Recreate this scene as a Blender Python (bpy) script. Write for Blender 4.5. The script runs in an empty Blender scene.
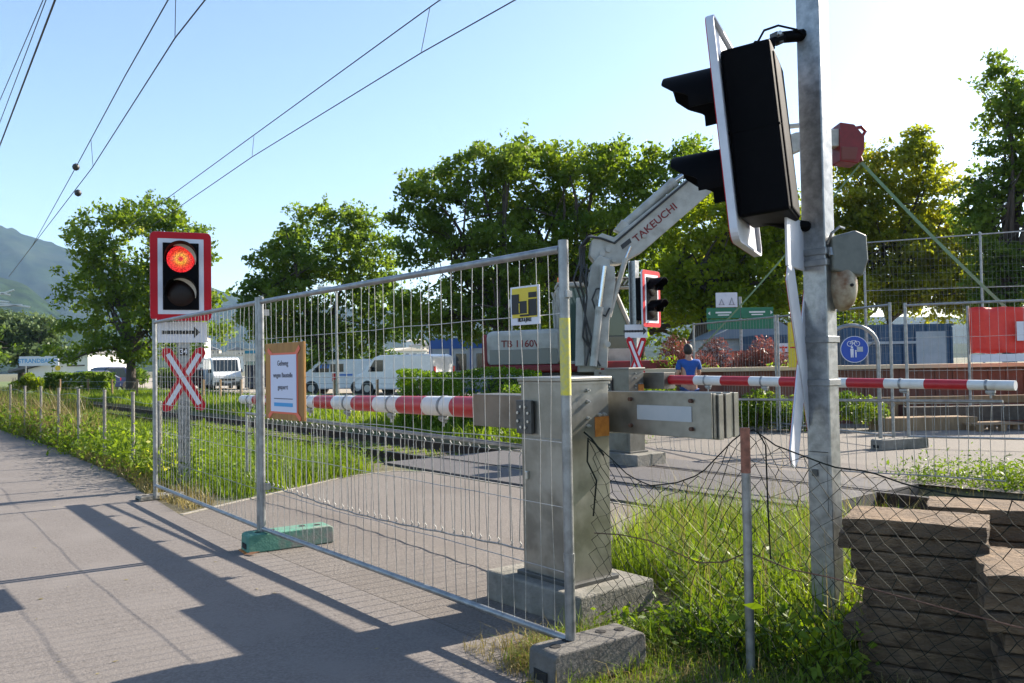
import bpy, bmesh, math, random
import numpy as np
from mathutils import Vector, Matrix, Euler, noise as mnoise
R = math.radians
random.seed(7); rng = np.random.default_rng(7)
scene = bpy.context.scene
col = scene.collection

# ---------------------------------------------------------------- camera
HC, FPX = 1.45, 826.0
cd = bpy.data.cameras.new('camera'); cam = bpy.data.objects.new('camera', cd); col.objects.link(cam)
cd.sensor_width = 36; cd.lens = 36*FPX/1024; cd.clip_start = 0.05; cd.clip_end = 12000
PITCH, ROLL = math.atan(22.5/FPX), R(1.0)
cam.matrix_world = Matrix.Translation((0, 0, HC)) @ Matrix.Rotation(R(90)+PITCH, 4, 'X') @ Matrix.Rotation(-ROLL, 4, 'Z')
scene.camera = cam
# ---------------------------------------------------------------- world, sun, exposure
SUN = Vector((0.852*math.cos(R(31)), 0.524*math.cos(R(31)), math.sin(R(31)))).normalized()
world = bpy.data.worlds.new('World'); scene.world = world; world.use_nodes = True
nt = world.node_tree; bg = nt.nodes['Background']
sky = nt.nodes.new('ShaderNodeTexSky'); sky.sky_type = 'NISHITA'; sky.sun_disc = False
sky.sun_elevation = R(31); sky.sun_rotation = math.atan2(0.852, 0.524)
sky.air_density = 1.0; sky.dust_density = 1.3; sky.ozone_density = 1.8; sky.altitude = 400
nt.links.new(sky.outputs[0], bg.inputs[0]); bg.inputs[1].default_value = 0.086
sd = bpy.data.lights.new('sun', 'SUN'); sd.energy = 4.8; sd.angle = R(0.53); sd.color = (1, 0.90, 0.76)
so = bpy.data.objects.new('sun', sd); col.objects.link(so); so.rotation_mode = 'QUATERNION'
so.rotation_quaternion = SUN.to_track_quat('Z', 'Y')
scene.view_settings.view_transform = 'Standard'; scene.view_settings.look = 'None'
scene.view_settings.exposure = 1.7; scene.view_settings.gamma = 1
scene.view_settings.use_curve_mapping = False
scene.cycles.max_bounces = 6; scene.cycles.transparent_max_bounces = 8
scene.cycles.volume_bounces = 0

# ---------------------------------------------------------------- helpers
# site frame: u runs along the railway (away to the left), v across it (away to the right)
def W(u, v, z=0.0): return Vector((-.63*u+.776*v, .776*u+.63*v, z))
BASE = math.atan2(-.776, .63)          # local x = -u, local y = +v
def ray(px, py):
    x = (px-512)/FPX; z = -(py-341.5)/FPX
    c, s = math.cos(ROLL), math.sin(ROLL); x, z = c*x+s*z, -s*x+c*z
    cp, sp = math.cos(PITCH), math.sin(PITCH)
    return Vector((x, cp-sp*z, sp+cp*z))
def at(px, py, Y): r = ray(px, py); t = Y/r.y; return Vector((r.x*t, Y, HC+r.z*t))
def atz(px, py, z): r = ray(px, py); t = (z-HC)/r.z; return Vector((r.x*t, r.y*t, z))

def mat(name, c1, c2=None, scale=6.0, rough=0.7, metal=0.0, bump=0.0, bscale=None, c3=None, s3=0.6, spec=0.5, coord='Object', stretch=None, trans=0.0, detail=6):
    m = bpy.data.materials.new(name); m.use_nodes = True; n = m.node_tree; p = n.nodes['Principled BSDF']
    p.inputs['Roughness'].default_value = rough; p.inputs['Metallic'].default_value = metal
    p.inputs['Specular IOR Level'].default_value = spec
    p.inputs['Base Color'].default_value = (*c1, 1)
    tc = n.nodes.new('ShaderNodeTexCoord'); src = tc.outputs[coord]
    if stretch:
        mp = n.nodes.new('ShaderNodeMapping'); mp.inputs['Scale'].default_value = stretch
        n.links.new(src, mp.inputs[0]); src = mp.outputs[0]
    def noise(sc, dt=detail, ro=0.6):
        t = n.nodes.new('ShaderNodeTexNoise'); t.inputs['Scale'].default_value = sc
        t.inputs['Detail'].default_value = dt; t.inputs['Roughness'].default_value = ro
        n.links.new(src, t.inputs['Vector']); return t
    if c2:
        t = noise(scale); r = n.nodes.new('ShaderNodeValToRGB')
        r.color_ramp.elements[0].position = .36; r.color_ramp.elements[1].position = .64
        r.color_ramp.elements[0].color = (*c1, 1); r.color_ramp.elements[1].color = (*c2, 1)
        n.links.new(t.outputs[0], r.inputs[0]); out = r.outputs[0]
        if c3:
            t3 = noise(s3, 4); r3 = n.nodes.new('ShaderNodeValToRGB')
            r3.color_ramp.elements[0].position = .48; r3.color_ramp.elements[1].position = .68
            mx = n.nodes.new('ShaderNodeMix'); mx.data_type = 'RGBA'
            n.links.new(t3.outputs[0], r3.inputs[0]); n.links.new(r3.outputs[0], mx.inputs['Factor'])
            n.links.new(out, mx.inputs['A']); mx.inputs['B'].default_value = (*c3, 1); out = mx.outputs['Result']
        n.links.new(out, p.inputs['Base Color'])
        rr = n.nodes.new('ShaderNodeMapRange'); rr.inputs['To Min'].default_value = max(0, rough-.12); rr.inputs['To Max'].default_value = min(1, rough+.12)
        n.links.new(t.outputs[0], rr.inputs['Value']); n.links.new(rr.outputs[0], p.inputs['Roughness'])
    if bump:
        b = n.nodes.new('ShaderNodeBump'); b.inputs['Strength'].default_value = bump; b.inputs['Distance'].default_value = .02
        t = noise(bscale or scale*4, 8); n.links.new(t.outputs[0], b.inputs['Height']); n.links.new(b.outputs[0], p.inputs['Normal'])
    return m

def leafmat(name, ca, cb, cc=None, trans=0.35, nscale=0.35):
    m = bpy.data.materials.new(name); m.use_nodes = True; n = m.node_tree; n.nodes.remove(n.nodes['Principled BSDF'])
    out = n.nodes['Material Output']
    g = n.nodes.new('ShaderNodeNewGeometry'); r = n.nodes.new('ShaderNodeValToRGB')
    r.color_ramp.elements[0].color = (*ca, 1); r.color_ramp.elements[1].color = (*cb, 1)
    if cc: e = r.color_ramp.elements.new(.93); e.color = (*cb, 1); r.color_ramp.elements[-1].color = (*cc, 1)
    tc = n.nodes.new('ShaderNodeTexCoord'); no = n.nodes.new('ShaderNodeTexNoise'); no.inputs['Scale'].default_value = nscale; no.inputs['Detail'].default_value = 3
    n.links.new(tc.outputs['Object'], no.inputs['Vector'])
    mm = n.nodes.new('ShaderNodeMath'); mm.operation = 'MULTIPLY_ADD'; mm.inputs[1].default_value = .5
    m2 = n.nodes.new('ShaderNodeMath'); m2.operation = 'MULTIPLY_ADD'; m2.inputs[1].default_value = 2.2; m2.inputs[2].default_value = -.85
    n.links.new(no.outputs[0], m2.inputs[0]); n.links.new(g.outputs['Random Per Island'], mm.inputs[0]); n.links.new(m2.outputs[0], mm.inputs[2])
    n.links.new(mm.outputs[0], r.inputs[0])
    d = n.nodes.new('ShaderNodeBsdfPrincipled'); d.inputs['Roughness'].default_value = .45; d.inputs['Specular IOR Level'].default_value = .18
    t = n.nodes.new('ShaderNodeBsdfTranslucent')
    hs = n.nodes.new('ShaderNodeHueSaturation'); hs.inputs['Hue'].default_value = .485; hs.inputs['Value'].default_value = 1.6; hs.inputs['Saturation'].default_value = 1.1
    mx = n.nodes.new('ShaderNodeMixShader'); mx.inputs[0].default_value = trans
    n.links.new(r.outputs[0], d.inputs['Base Color']); n.links.new(r.outputs[0], hs.inputs['Color']); n.links.new(hs.outputs[0], t.inputs[0])
    n.links.new(d.outputs[0], mx.inputs[1]); n.links.new(t.outputs[0], mx.inputs[2]); n.links.new(mx.outputs[0], out.inputs[0])
    return m

M = {}
M['galv'] = mat('galvanised_steel', (.20, .21, .215), (.32, .33, .335), 14, .42, .7, .05, 60)
M['galv_pole'] = mat('galvanised_pole', (.22, .23, .235), (.36, .37, .375), 22, .42, .85, .06, 50)
M['wire'] = mat('fence_wire', (.24, .24, .235), (.38, .38, .37), 30, .4, .5)
M['cab'] = mat('cabinet_metal', (.21, .205, .185), (.30, .295, .265), 5, .40, .85, .04, 30, c3=(.36, .35, .32), s3=2.5)
M['armdark'] = mat('arm_housing_metal', (.13, .125, .11), (.19, .185, .165), 5, .45, .75, .04, 30)
M['cabdark'] = mat('bearing_plate_metal', (.06, .06, .058), (.09, .09, .085), 9, .5, .4)
M['bolt'] = mat('bolt_zinc', (.5, .5, .47), rough=.35, metal=.8)
M['conc'] = mat('concrete', (.15, .143, .122), (.24, .225, .195), 7, .9, 0, .5, 45, c3=(.10, .10, .08), s3=3)
M['concgreen'] = mat('concrete_green_paint', (.06, .19, .14), (.10, .25, .18), 12, .85, 0, .3, 60, c3=(.22, .21, .18), s3=4)
M['red'] = mat('red_paint', (.36, .008, .014), (.42, .014, .02), 10, .35, 0, .02, 60, spec=.5)
M['white'] = mat('white_paint', (.60, .60, .58), (.68, .68, .66), 8, .4, 0, .02, 60, c3=(.50, .49, .46), s3=4)
M['signred'] = mat('sign_red_film', (.46, .012, .022), rough=.55, spec=.2)
M['signwhite'] = mat('sign_white_film', (.60, .61, .66), (.66, .67, .72), 9, .5, spec=.3)
M['signback'] = mat('sign_back_aluminium', (.48, .50, .55), (.58, .60, .65), 6, .5, .2)
M['black'] = mat('black_plastic', (.0022, .0022, .003), (.004, .004, .005), 8, .6, 0, .03, 40, spec=.06)
M['blackink'] = mat('black_lettering', (.012, .012, .012), rough=.6)
M['hoodcrescent'] = mat('pale_hood_crescent', (.55, .55, .50), rough=.5)  # plain pale tone for the crescents inside the hoods
M['lensdark'] = mat('unlit_lens', (.006, .002, .002), (.014, .004, .004), 60, .35, spec=.3)
M['asph'] = mat('asphalt_path', (.105, .092, .083), (.172, .153, .140), 75, .93, 0, .3, 70, c3=(.158, .141, .129), s3=1.4)
M['asph2'] = mat('asphalt_crossing', (.09, .078, .068), (.172, .152, .135), 60, .93, 0, .4, 60, c3=(.11, .094, .082), s3=.7)
M['asph3'] = mat('asphalt_yard', (.13, .115, .098), (.165, .147, .125), 60, .9, 0, .4, 120, c3=(.17, .15, .13), s3=.3)
M['panel'] = mat('rubber_crossing_panel', (.06, .056, .058), (.088, .082, .082), 30, .75, 0, .3, 90)
M['gap'] = mat('flangeway_dark', (.012, .011, .010), rough=.9)
M['kerb'] = mat('kerb_concrete', (.22, .20, .17), (.30, .275, .24), 20, .9, 0, .4, 60)
M['soil'] = mat('soil_and_dry_grass', (.085, .075, .04), (.13, .11, .06), 5, .95, 0, 1.0, 40, c3=(.06, .10, .025), s3=1.2)
M['turf'] = mat('short_turf', (.05, .085, .018), (.10, .15, .035), 1.5, .95, 0, 1.0, 30, c3=(.16, .16, .06), s3=.25)
M['gravel'] = mat('gravel', (.22, .19, .15), (.33, .29, .24), 8, .95, 0, .8, 40, c3=(.27, .25, .2), s3=.3)
M['ballast'] = mat('ballast_stone', (.05, .045, .04), (.13, .12, .105), 25, .95, 0, 1.0, 30)
M['rail'] = mat('rusty_rail', (.035, .02, .014), (.06, .035, .02), 12, .8, .2)
M['railtop'] = mat('polished_railhead', (.25, .22, .2), rough=.35, metal=.8)
M['sleeper'] = mat('sleeper_wood', (.06, .045, .035), (.10, .08, .06), 8, .9, 0, .5, 30)
M['chain'] = mat('green_coated_wire', (.006, .010, .008), (.014, .018, .014), 30, .75, 0, spec=.12)
M['rust'] = mat('rusty_steel', (.10, .05, .035), (.17, .085, .055), 6, .8, .2, .3, 20, c3=(.07, .04, .03), s3=.8)
M['postconc'] = mat('pale_post', (.17, .16, .145), (.25, .235, .21), 10, .8, .1)
M['wood'] = mat('weathered_wood', (.20, .13, .07), (.30, .20, .11), 12, .85, 0, .3, 40, stretch=(1, 1, .15))
M['ply'] = mat('plywood', (.30, .14, .035), (.42, .21, .055), 10, .7, 0, .2, 40, stretch=(1, 1, .12), c3=(.20, .09, .03), s3=3)
M['tape'] = mat('orange_tape', (.72, .13, .06), rough=.5)
M['paper'] = mat('paper', (.60, .62, .74), rough=.7)
M['inkgrey'] = mat('grey_ink', (.14, .14, .17), rough=.7)
M['skyblue'] = mat('blue_print', (.05, .30, .60), rough=.6)
M['yellow'] = mat('yellow_paint', (.58, .43, .02), (.64, .50, .03), 20, .5)
M['yellowchip'] = mat('yellow_flaking_paint', (.62, .54, .05), (.40, .40, .22), 40, .5)
M['orange'] = mat('orange_sticker', (.55, .20, .03), (.42, .14, .02), 25, .5)
M['foot_dark'] = mat('dark_recycled_rubber', (.08, .074, .066), (.14, .13, .115), 10, .85, 0, .4, 50)
M['slab'] = mat('weathered_slab', (.085, .055, .032), (.25, .17, .10), 10, .95, 0, 1.0, 45, c3=(.06, .043, .03), s3=5, stretch=(1, 1, 2.5))
M['glass'] = mat('dark_glass', (.02, .028, .032), rough=.06, spec=.8)
M['glassgreen'] = mat('tinted_cab_glass', (.06, .10, .085), rough=.08, spec=.7)
M['vanwhite'] = mat('van_white', (.66, .68, .70), (.72, .73, .75), 3, .25, spec=.6)
M['vanblue'] = mat('van_blue_lettering', (.05, .16, .50), rough=.4)
M['tyre'] = mat('tyre_rubber', (.014, .014, .014), (.025, .025, .025), 20, .85)
M['rim'] = mat('wheel_steel', (.3, .3, .3), rough=.4, metal=.6)
M['bumper'] = mat('grey_bumper', (.05, .05, .055), rough=.6)
M['lamp_clear'] = mat('headlamp_plastic', (.55, .57, .6), rough=.1)
M['lamp_red'] = mat('tail_lamp_plastic', (.45, .015, .015), rough=.2)
M['darkblue'] = mat('dark_blue_paint', (.006, .014, .05), (.01, .02, .07), 4, .3)
M['darkred'] = mat('dark_red_paint', (.12, .012, .02), rough=.3)
M['exc'] = mat('excavator_grey_white', (.34, .335, .305), (.45, .44, .405), 3, .5, 0, 0, c3=(.28, .27, .24), s3=2.5)
M['excred'] = mat('excavator_red', (.20, .007, .009), (.13, .007, .008), 5, .45)
M['excdark'] = mat('excavator_dark', (.018, .018, .02), (.035, .035, .035), 5, .5)
M['chrome'] = mat('cylinder_rod_chrome', (.6, .6, .6), rough=.15, metal=1)
M['hose'] = mat('black_hose', (.012, .012, .012), rough=.45)
M['beacon'] = mat('orange_beacon', (.75, .14, .02), rough=.2)
M['strap'] = mat('green_lifting_strap', (.12, .20, .11), (.18, .27, .16), 30, .8)
M['bellmetal'] = mat('bell_aged_cream', (.26, .22, .15), (.42, .37, .27), 12, .5, .1, .1, 30, c3=(.16, .075, .03), s3=9)
M['bellbox'] = mat('bell_box_greygreen', (.10, .112, .10), (.14, .15, .135), 15, .45)
M['sheetrust'] = mat('rust_brown_sheet', (.12, .05, .035), (.17, .075, .05), 3, .8, .1, .2, 12, stretch=(1, 1, .2))
M['ledge'] = mat('pale_timber', (.50, .40, .27), (.60, .49, .34), 8, .8, stretch=(.2, 1, 1))
M['redtarp'] = mat('red_tarpaulin', (.62, .028, .02), (.72, .05, .03), 3, .6, 0, .5, 8)
M['blueb'] = mat('corrugated_blue', (.022, .065, .13), (.032, .085, .165), 3, .5, .1)
M['blueframe'] = mat('blue_frame_paint', (.02, .09, .32), rough=.4)
M['greywall'] = mat('pale_grey_wall', (.34, .38, .41), (.44, .46, .48), 2, .7)
M['signgreen'] = mat('green_direction_sign', (.01, .14, .07), (.012, .17, .085), 4, .5)
M['bluedisc'] = mat('blue_sign_film', (.012, .06, .36), rough=.4)
M['skin'] = mat('skin', (.38, .21, .14), rough=.5)
M['hair'] = mat('dark_hair', (.012, .009, .008), (.02, .015, .012), 40, .6)
M['shirt'] = mat('blue_shirt_cloth', (.010, .06, .26), (.015, .08, .32), 6, .85, 0, .3, 12)
M['jeans'] = mat('blue_grey_trousers', (.03, .07, .22), (.045, .09, .27), 10, .85)
M['bark'] = mat('bark', (.035, .028, .022), (.07, .055, .042), 6, .95, 0, .8, 20, stretch=(1, 1, .3))
M['palewall'] = mat('pale_render', (.62, .62, .58), (.7, .7, .66), 1, .8)
M['palewallb'] = mat('cream_render', (.55, .48, .38), (.6, .53, .42), 1, .8)
M['roofdark'] = mat('dark_roof_sheet', (.10, .10, .105), (.14, .14, .14), 1, .7)
M['lettergreen'] = mat('white_lettering', (.7, .72, .7), rough=.5)
M['leafA'] = leafmat('leaf_mid_green', (.05, .105, .014), (.16, .23, .03), (.29, .31, .05), .55)
M['leafB'] = leafmat('leaf_lime', (.085, .14, .014), (.23, .29, .03), (.42, .40, .06), .62)
M['leafC'] = leafmat('leaf_dark', (.045, .095, .016), (.14, .21, .032), (.24, .28, .05), .55)
M['leafW'] = leafmat('leaf_willow', (.06, .10, .035), (.13, .18, .07), None, .3)
M['leafO'] = leafmat('leaf_autumn', (.10, .14, .018), (.27, .29, .035), (.45, .36, .08), .62)
M['leafR'] = leafmat('leaf_pink_shrub', (.10, .045, .03), (.25, .10, .075), (.32, .19, .12), .3, 1.2)
M['hedge'] = leafmat('leaf_hedge', (.05, .11, .010), (.15, .25, .02), (.22, .30, .03), .35, 1.0)
M['grass'] = leafmat('grass_blades', (.06, .115, .013), (.175, .25, .03), (.34, .33, .10), .45, .9)
M['grassdry'] = leafmat('dry_grass_blades', (.14, .12, .04), (.26, .22, .09), (.32, .28, .13), .3, .9)
M['weed'] = leafmat('weed_leaves', (.05, .105, .012), (.15, .225, .025), (.25, .29, .05), .4, 1.5)

class MB:
    """collects shapes and links them as ONE mesh object"""
    def __init__(s): s.v = []; s.f = []; s.mi = []; s.cur = 0
    def add(s, vs, fs, T=None):
        b = len(s.v)
        s.v += [tuple(T @ Vector(p)) if T else tuple(p) for p in vs]
        for f in fs: s.f.append([b+i for i in f]); s.mi.append(s.cur)
        return s
    def box(s, c, size, T=None, rot=None, bev=0.0):
        x, y, z = [d/2 for d in size]; L = Matrix.Translation(c)
        if rot: L = L @ Euler(rot).to_matrix().to_4x4()
        if T: L = T @ L
        if bev <= 0:
            vs = [(sx*x, sy*y, sz*z) for sz in (-1, 1) for sy in (-1, 1) for sx in (-1, 1)]
            return s.add(vs, [(0, 2, 3, 1), (4, 5, 7, 6), (0, 1, 5, 4), (2, 6, 7, 3), (0, 4, 6, 2), (1, 3, 7, 5)], L)
        bm = bmesh.new(); bmesh.ops.create_cube(bm, size=1)
        for q in bm.verts: q.co = Vector((q.co.x*2*x, q.co.y*2*y, q.co.z*2*z))
        bmesh.ops.bevel(bm, geom=bm.edges[:], offset=bev, segments=2, affect='EDGES', profile=.5)
        bm.verts.index_update()
        s.add([q.co[:] for q in bm.verts], [[q.index for q in f.verts] for f in bm.faces], L); bm.free(); return s
    def tube(s, pts, r, n=8, T=None, cap=True):
        pts = [Vector(p) for p in pts]
        rs = r if isinstance(r, (list, tuple)) else [r]*len(pts)
        up = None; vs = []; fs = []
        for i, p in enumerate(pts):
            a = pts[max(i-1, 0)]; b = pts[min(i+1, len(pts)-1)]; d = (b-a)
            d = d.normalized() if d.length > 1e-9 else Vector((0, 0, 1))
            if up is None: up = Vector((0, 0, 1)) if abs(d.z) < .95 else Vector((1, 0, 0))
            e1 = d.cross(up)
            if e1.length < 1e-5: e1 = d.orthogonal()
            e1.normalize(); e2 = e1.cross(d).normalized(); up = e2 if abs(d.z) >= .3 or True else up
            for k in range(n):
                t = 2*math.pi*k/n+math.pi/n; vs.append(p+rs[i]*(math.cos(t)*e1+math.sin(t)*e2))
        for i in range(len(pts)-1):
            for k in range(n):
                a = i*n+k; b = i*n+(k+1) % n; fs.append((a, b, b+n, a+n))
        if cap: fs.append(tuple(range(n-1, -1, -1))); fs.append(tuple((len(pts)-1)*n+k for k in range(n)))
        return s.add(vs, fs, T)
    def cyl(s, a, b, r, n=16, T=None): return s.tube([a, b], r, n, T)
    def prism(s, poly, a, axis=1, depth=.02, T=None):
        """polygon (2D) extruded; axis = 0/1/2 normal direction; starts at coordinate a"""
        def P(p, d):
            if axis == 1: return (p[0], d, p[1])
            if axis == 0: return (d, p[0], p[1])
            return (p[0], p[1], d)
        n = len(poly); vs = [P(p, a) for p in poly]+[P(p, a+depth) for p in poly]
        fs = [tuple(range(n)), tuple(range(2*n-1, n-1, -1))]+[(i, (i+1) % n, (i+1) % n+n, i+n) for i in range(n)]
        return s.add(vs, fs, T)
    def build(s, name, m, parent=None, loc=None, rz=None, smooth=False, norm=True):
        me = bpy.data.meshes.new(name); me.from_pydata(s.v, [], s.f); ms = m if isinstance(m, (list, tuple)) else [m]
        for q in ms: me.materials.append(q)
        if len(ms) > 1: me.polygons.foreach_set('material_index', s.mi)
        if norm:
            bm = bmesh.new(); bm.from_mesh(me); bmesh.ops.recalc_face_normals(bm, faces=bm.faces); bm.to_mesh(me); bm.free()
        if smooth:
            me.polygons.foreach_set('use_smooth', [True]*len(me.polygons)); me.set_sharp_from_angle(angle=R(40))
        o = bpy.data.objects.new(name, me); col.objects.link(o)
        if parent: o.parent = parent
        if loc is not None: o.location = loc
        if rz is not None: o.rotation_euler.z = rz
        return o
def tag(o, label=None, cat=None, group=None, kind=None):
    for k, q in (('label', label), ('category', cat), ('group', group), ('kind', kind)):
        if q: o[k] = q
    return o
def thing(name, label, cat, loc, rz=0.0, group=None):
    o = bpy.data.objects.new(name, None); o.empty_display_size = .2; col.objects.link(o)
    o.location = loc; o.rotation_euler.z = rz; return tag(o, label, cat, group)
def copy_tree(o, parent=None):
    c = o.copy(); col.objects.link(c); c.parent = parent
    for ch in list(o.children): copy_tree(ch, c)
    return c
def text(parent, s, size, m, loc, rot, name='lettering', ext=.0015, bold=False, align='CENTER', sx=1.0):
    cu = bpy.data.curves.new(name, 'FONT'); cu.body = s; cu.size = size; cu.extrude = ext; cu.align_x = align; cu.align_y = 'CENTER'
    if bold: cu.offset = size*.018
    t = bpy.data.objects.new(name, cu); col.objects.link(t)
    dg = bpy.context.evaluated_depsgraph_get(); me = bpy.data.meshes.new_from_object(t.evaluated_get(dg)); me.name = name
    bpy.data.objects.remove(t); me.materials.clear(); me.materials.append(m)
    o = bpy.data.objects.new(name, me); col.objects.link(o); o.parent = parent; o.location = loc; o.rotation_euler = rot; o.scale.x = sx
    return o
def fastmesh(name, verts, nper, m, parent=None):
    """verts (N*nper,3): N separate polygons of nper corners"""
    verts = np.asarray(verts, dtype=np.float32).reshape(-1, 3); nf = len(verts)//nper
    me = bpy.data.meshes.new(name); me.vertices.add(len(verts)); me.vertices.foreach_set('co', verts.ravel())
    me.loops.add(len(verts)); me.loops.foreach_set('vertex_index', np.arange(len(verts), dtype=np.int32))
    me.polygons.add(nf); me.polygons.foreach_set('loop_start', np.arange(0, len(verts), nper, dtype=np.int32))
    me.update(calc_edges=True); me.materials.append(m)
    o = bpy.data.objects.new(name, me); col.objects.link(o)
    if parent: o.parent = parent
    return o
def leaves(centers, size, aspect=.55, flat=.3):
    """diamond leaf quads round the given centres"""
    n = len(centers); c = np.asarray(centers)
    d = rng.normal(size=(n, 3)); d /= np.linalg.norm(d, axis=1)[:, None]
    nn = rng.normal(size=(n, 3)); nn[:, 2] += flat; e = np.cross(d, nn); e /= np.linalg.norm(e, axis=1)[:, None]+1e-9
    s = (size*np.clip(rng.lognormal(-.12, .38, n), .35, 2.0))[:, None]
    return np.stack([c-d*s*.5, c+e*s*aspect*.5, c+d*s*.5, c-e*s*aspect*.5], axis=1).reshape(-1, 3)
def blades(base, h, w, lean=.35, seg=2):
    """grass blades as bent strips -> list of quads/tri (4 verts each)"""
    n = len(base); base = np.asarray(base); a = rng.uniform(0, 2*np.pi, n)
    ld = np.stack([np.cos(a), np.sin(a), np.zeros(n)], 1); wd = np.stack([-np.sin(a+rng.normal(0, .5, n)), np.cos(a), np.zeros(n)], 1)
    L = np.abs(rng.normal(lean, lean*.6, n))[:, None]; h = np.asarray(h).reshape(-1, 1)*np.ones((n, 1)); w = np.asarray(w).reshape(-1, 1)*np.ones((n, 1))
    up = np.array([0, 0, 1.0])
    p0 = base; p1 = base+up*h*.55+ld*h*L*.25; p2 = base+up*h*(1-.35*L)+ld*h*L
    q = np.stack([p0-wd*w/2, p0+wd*w/2, p1+wd*w*.4, p1-wd*w*.4], 1)
    q2 = np.stack([p1-wd*w*.4, p1+wd*w*.4, p2+wd*w*.06, p2-wd*w*.06], 1)
    return np.concatenate([q, q2], 1).reshape(-1, 3)

# ================================================================ GROUND
def strip_sheet(name, us, prof, m):
    mb = MB(); nu = len(us); vs = [W(u, v, z) for u in us for v, z in prof]; k = len(prof)
    fs = [(i*k+j, i*k+j+1, (i+1)*k+j+1, (i+1)*k+j) for i in range(nu-1) for j in range(k-1)]
    mb.add(vs, fs); o = mb.build(name, m, norm=False); tag(o, kind='structure'); return o
prof = [(-3000, 0), (-60, 0), (-20, 0), (-5, 0), (2.5, 0), (6.3, 0), (6.55, -.14), (9.35, -.14), (9.6, 0), (14, 0), (30, 0), (60, 0), (200, 0), (5000, 0)]
g = strip_sheet('ground', [-3000, -60, -20, -8, -3, 0, 4, 8, 12, 16, 24, 40, 80, 200, 5000], prof, M['soil'])
for p in g.data.polygons: pass
def sheet(name, poly, z, m, kind='structure', thick=0.0):
    mb = MB(); n = len(poly)
    if thick:
        vs = [W(u, v, z) for u, v in poly]+[W(u, v, z-thick) for u, v in poly]
        mb.add(vs, [tuple(range(n)), tuple(range(2*n-1, n-1, -1))]+[(i, i+n, (i+1) % n+n, (i+1) % n) for i in range(n)])
    else: mb.add([W(u, v, z) for u, v in poly], [tuple(range(n))])
    o = mb.build(name, m); return tag(o, kind=kind)
# footpath beside the railway
sheet('path', [(-30, -14), (120, -14), (120, 3.3), (60, 3.25), (24, 3.15), (18, 3.15), (14.3, 3.05), (12, 2.95), (10.6, 2.78), (9.6, 2.72), (8.5, 2.62), (7.3, 2.62), (6, 2.6), (4.3, 2.62), (3.3, 2.6), (2.6, 2.5), (1, 2.42), (-30, 2.4)], .006, M['asph'])
sheet('road', [(3.35, 2.608), (4.3, 2.628), (6, 2.608), (7.3, 2.628), (8.48, 2.628), (8.9, 3.37), (9.39, 4.3), (9.84, 5.15), (9.86, 5.9), (9.48, 6.14), (5.3, 6.14), (4.95, 5.3), (4.5, 4.3), (3.9, 3.95), (3.4, 3.6)], .004, M['asph2'])
# thin concrete edging
def ribbon(name, pts, w, z, h, m):
    mb = MB(); P = [W(u, v, 0) for u, v in pts]; n = len(P); vs = []
    for i, p in enumerate(P):
        d = (P[min(i+1, n-1)]-P[max(i-1, 0)]).normalized(); e = Vector((-d.y, d.x, 0))*w/2
        vs += [p-e+Vector((0, 0, z-.05)), p-e+Vector((0, 0, z+h)), p+e+Vector((0, 0, z+h)), p+e+Vector((0, 0, z-.05))]
    fs = [(i*4+k, i*4+(k+1) % 4, i*4+4+(k+1) % 4, i*4+4+k) for i in range(n-1) for k in range(4)]+[(0, 1, 2, 3), (4*n-1, 4*n-2, 4*n-3, 4*n-4)]
    mb.add(vs, fs); return tag(mb.build(name, m), kind='structure')
ribbon('kerb', [(8.55, 2.64), (8.95, 3.37), (9.44, 4.3), (9.91, 5.15), (9.93, 5.9), (9.6, 6.16), (9.2, 6.2), (5.2, 6.2)], .045, 0, .007, M['kerb'])
# rubber / concrete crossing panels with flangeways
for k, (v0, v1) in enumerate([(6.24, 7.06), (7.21, 8.5), (8.69, 9.45)]):
    q = [(10.75, v0), (4.4, v0), (4.4, v1), (10.75, v1)]
    sheet('crossing_panel', q, .03-.004*k, M['panel'], thick=.2)
sheet('road_beyond', [(4.6, 9.48), (-14, 10.6), (-14, 40), (14, 40), (14, 13), (10.4, 10.6), (9.8, 9.48)], .008, M['asph3'])
sheet('path_beyond', [(5.2, 9.47), (4.9, 9.7), (4.4, 10.5), (-14, 10.55), (-14, 10.7), (9.7, 10.7), (9.7, 9.47)], .012, M['asph2'])
sheet('parking_ground', [(14, 17), (14, 60), (160, 110), (160, 22), (40, 18)], .006, M['gravel'])
sheet('verge', [(14, 9.7), (14, 16.9), (40, 17.9), (160, 21.9), (160, 9.7)], .004, M['turf'])
# track: two rails, sleepers, ballast
def rail(v, label):
    r = thing('rail', label, 'rail', W(0, v, 0), BASE, 'rails of the railway track')
    for (a, b) in ((-110, -4.35), (10.8-10.8, 0)):
        pass
    mb = MB()
    for (u0, u1) in ((10.8, 150), (4.35, 10.8), (-60, 4.35)):
        x0, x1 = -u1, -u0; cx, L = (x0+x1)/2, abs(x1-x0)
        mb.box((cx, 0, -.135), (L, .13, .02)); mb.box((cx, 0, -.07), (L, .02, .11)); mb.box((cx, 0, .0), (L, .068, .034))
    mb.build('rail_body', M['rail'], r)
    t = MB(); t.box((45-90+0, 0, .0195), (210, .05, .004)); t.build('rail_head', M['railtop'], r)
    return r
rail(7.135, 'dark rusty rail nearest the barrier skirt, running across the road crossing')
rail(8.595, 'dark rusty rail on the far side of the track, beside the trimmed hedge')
mb = MB()
for i in range(170):
    u = 11.1+.6*i; mb.box((-u, 0, -.17), (.24, 2.4, .12))
for i in range(30):
    u = 4.1-.6*i; mb.box((-u, 0, -.17), (.24, 2.4, .12))
o = mb.build('sleepers', M['sleeper'], None, W(0, 7.87, 0), BASE); tag(o, kind='structure')
sheet('ballast', [(10.85, 6.7), (150, 6.7), (150, 9.2), (10.85, 9.2)], -.132, M['ballast'])
tag(bpy.data.objects['ballast'], kind='structure')

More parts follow.
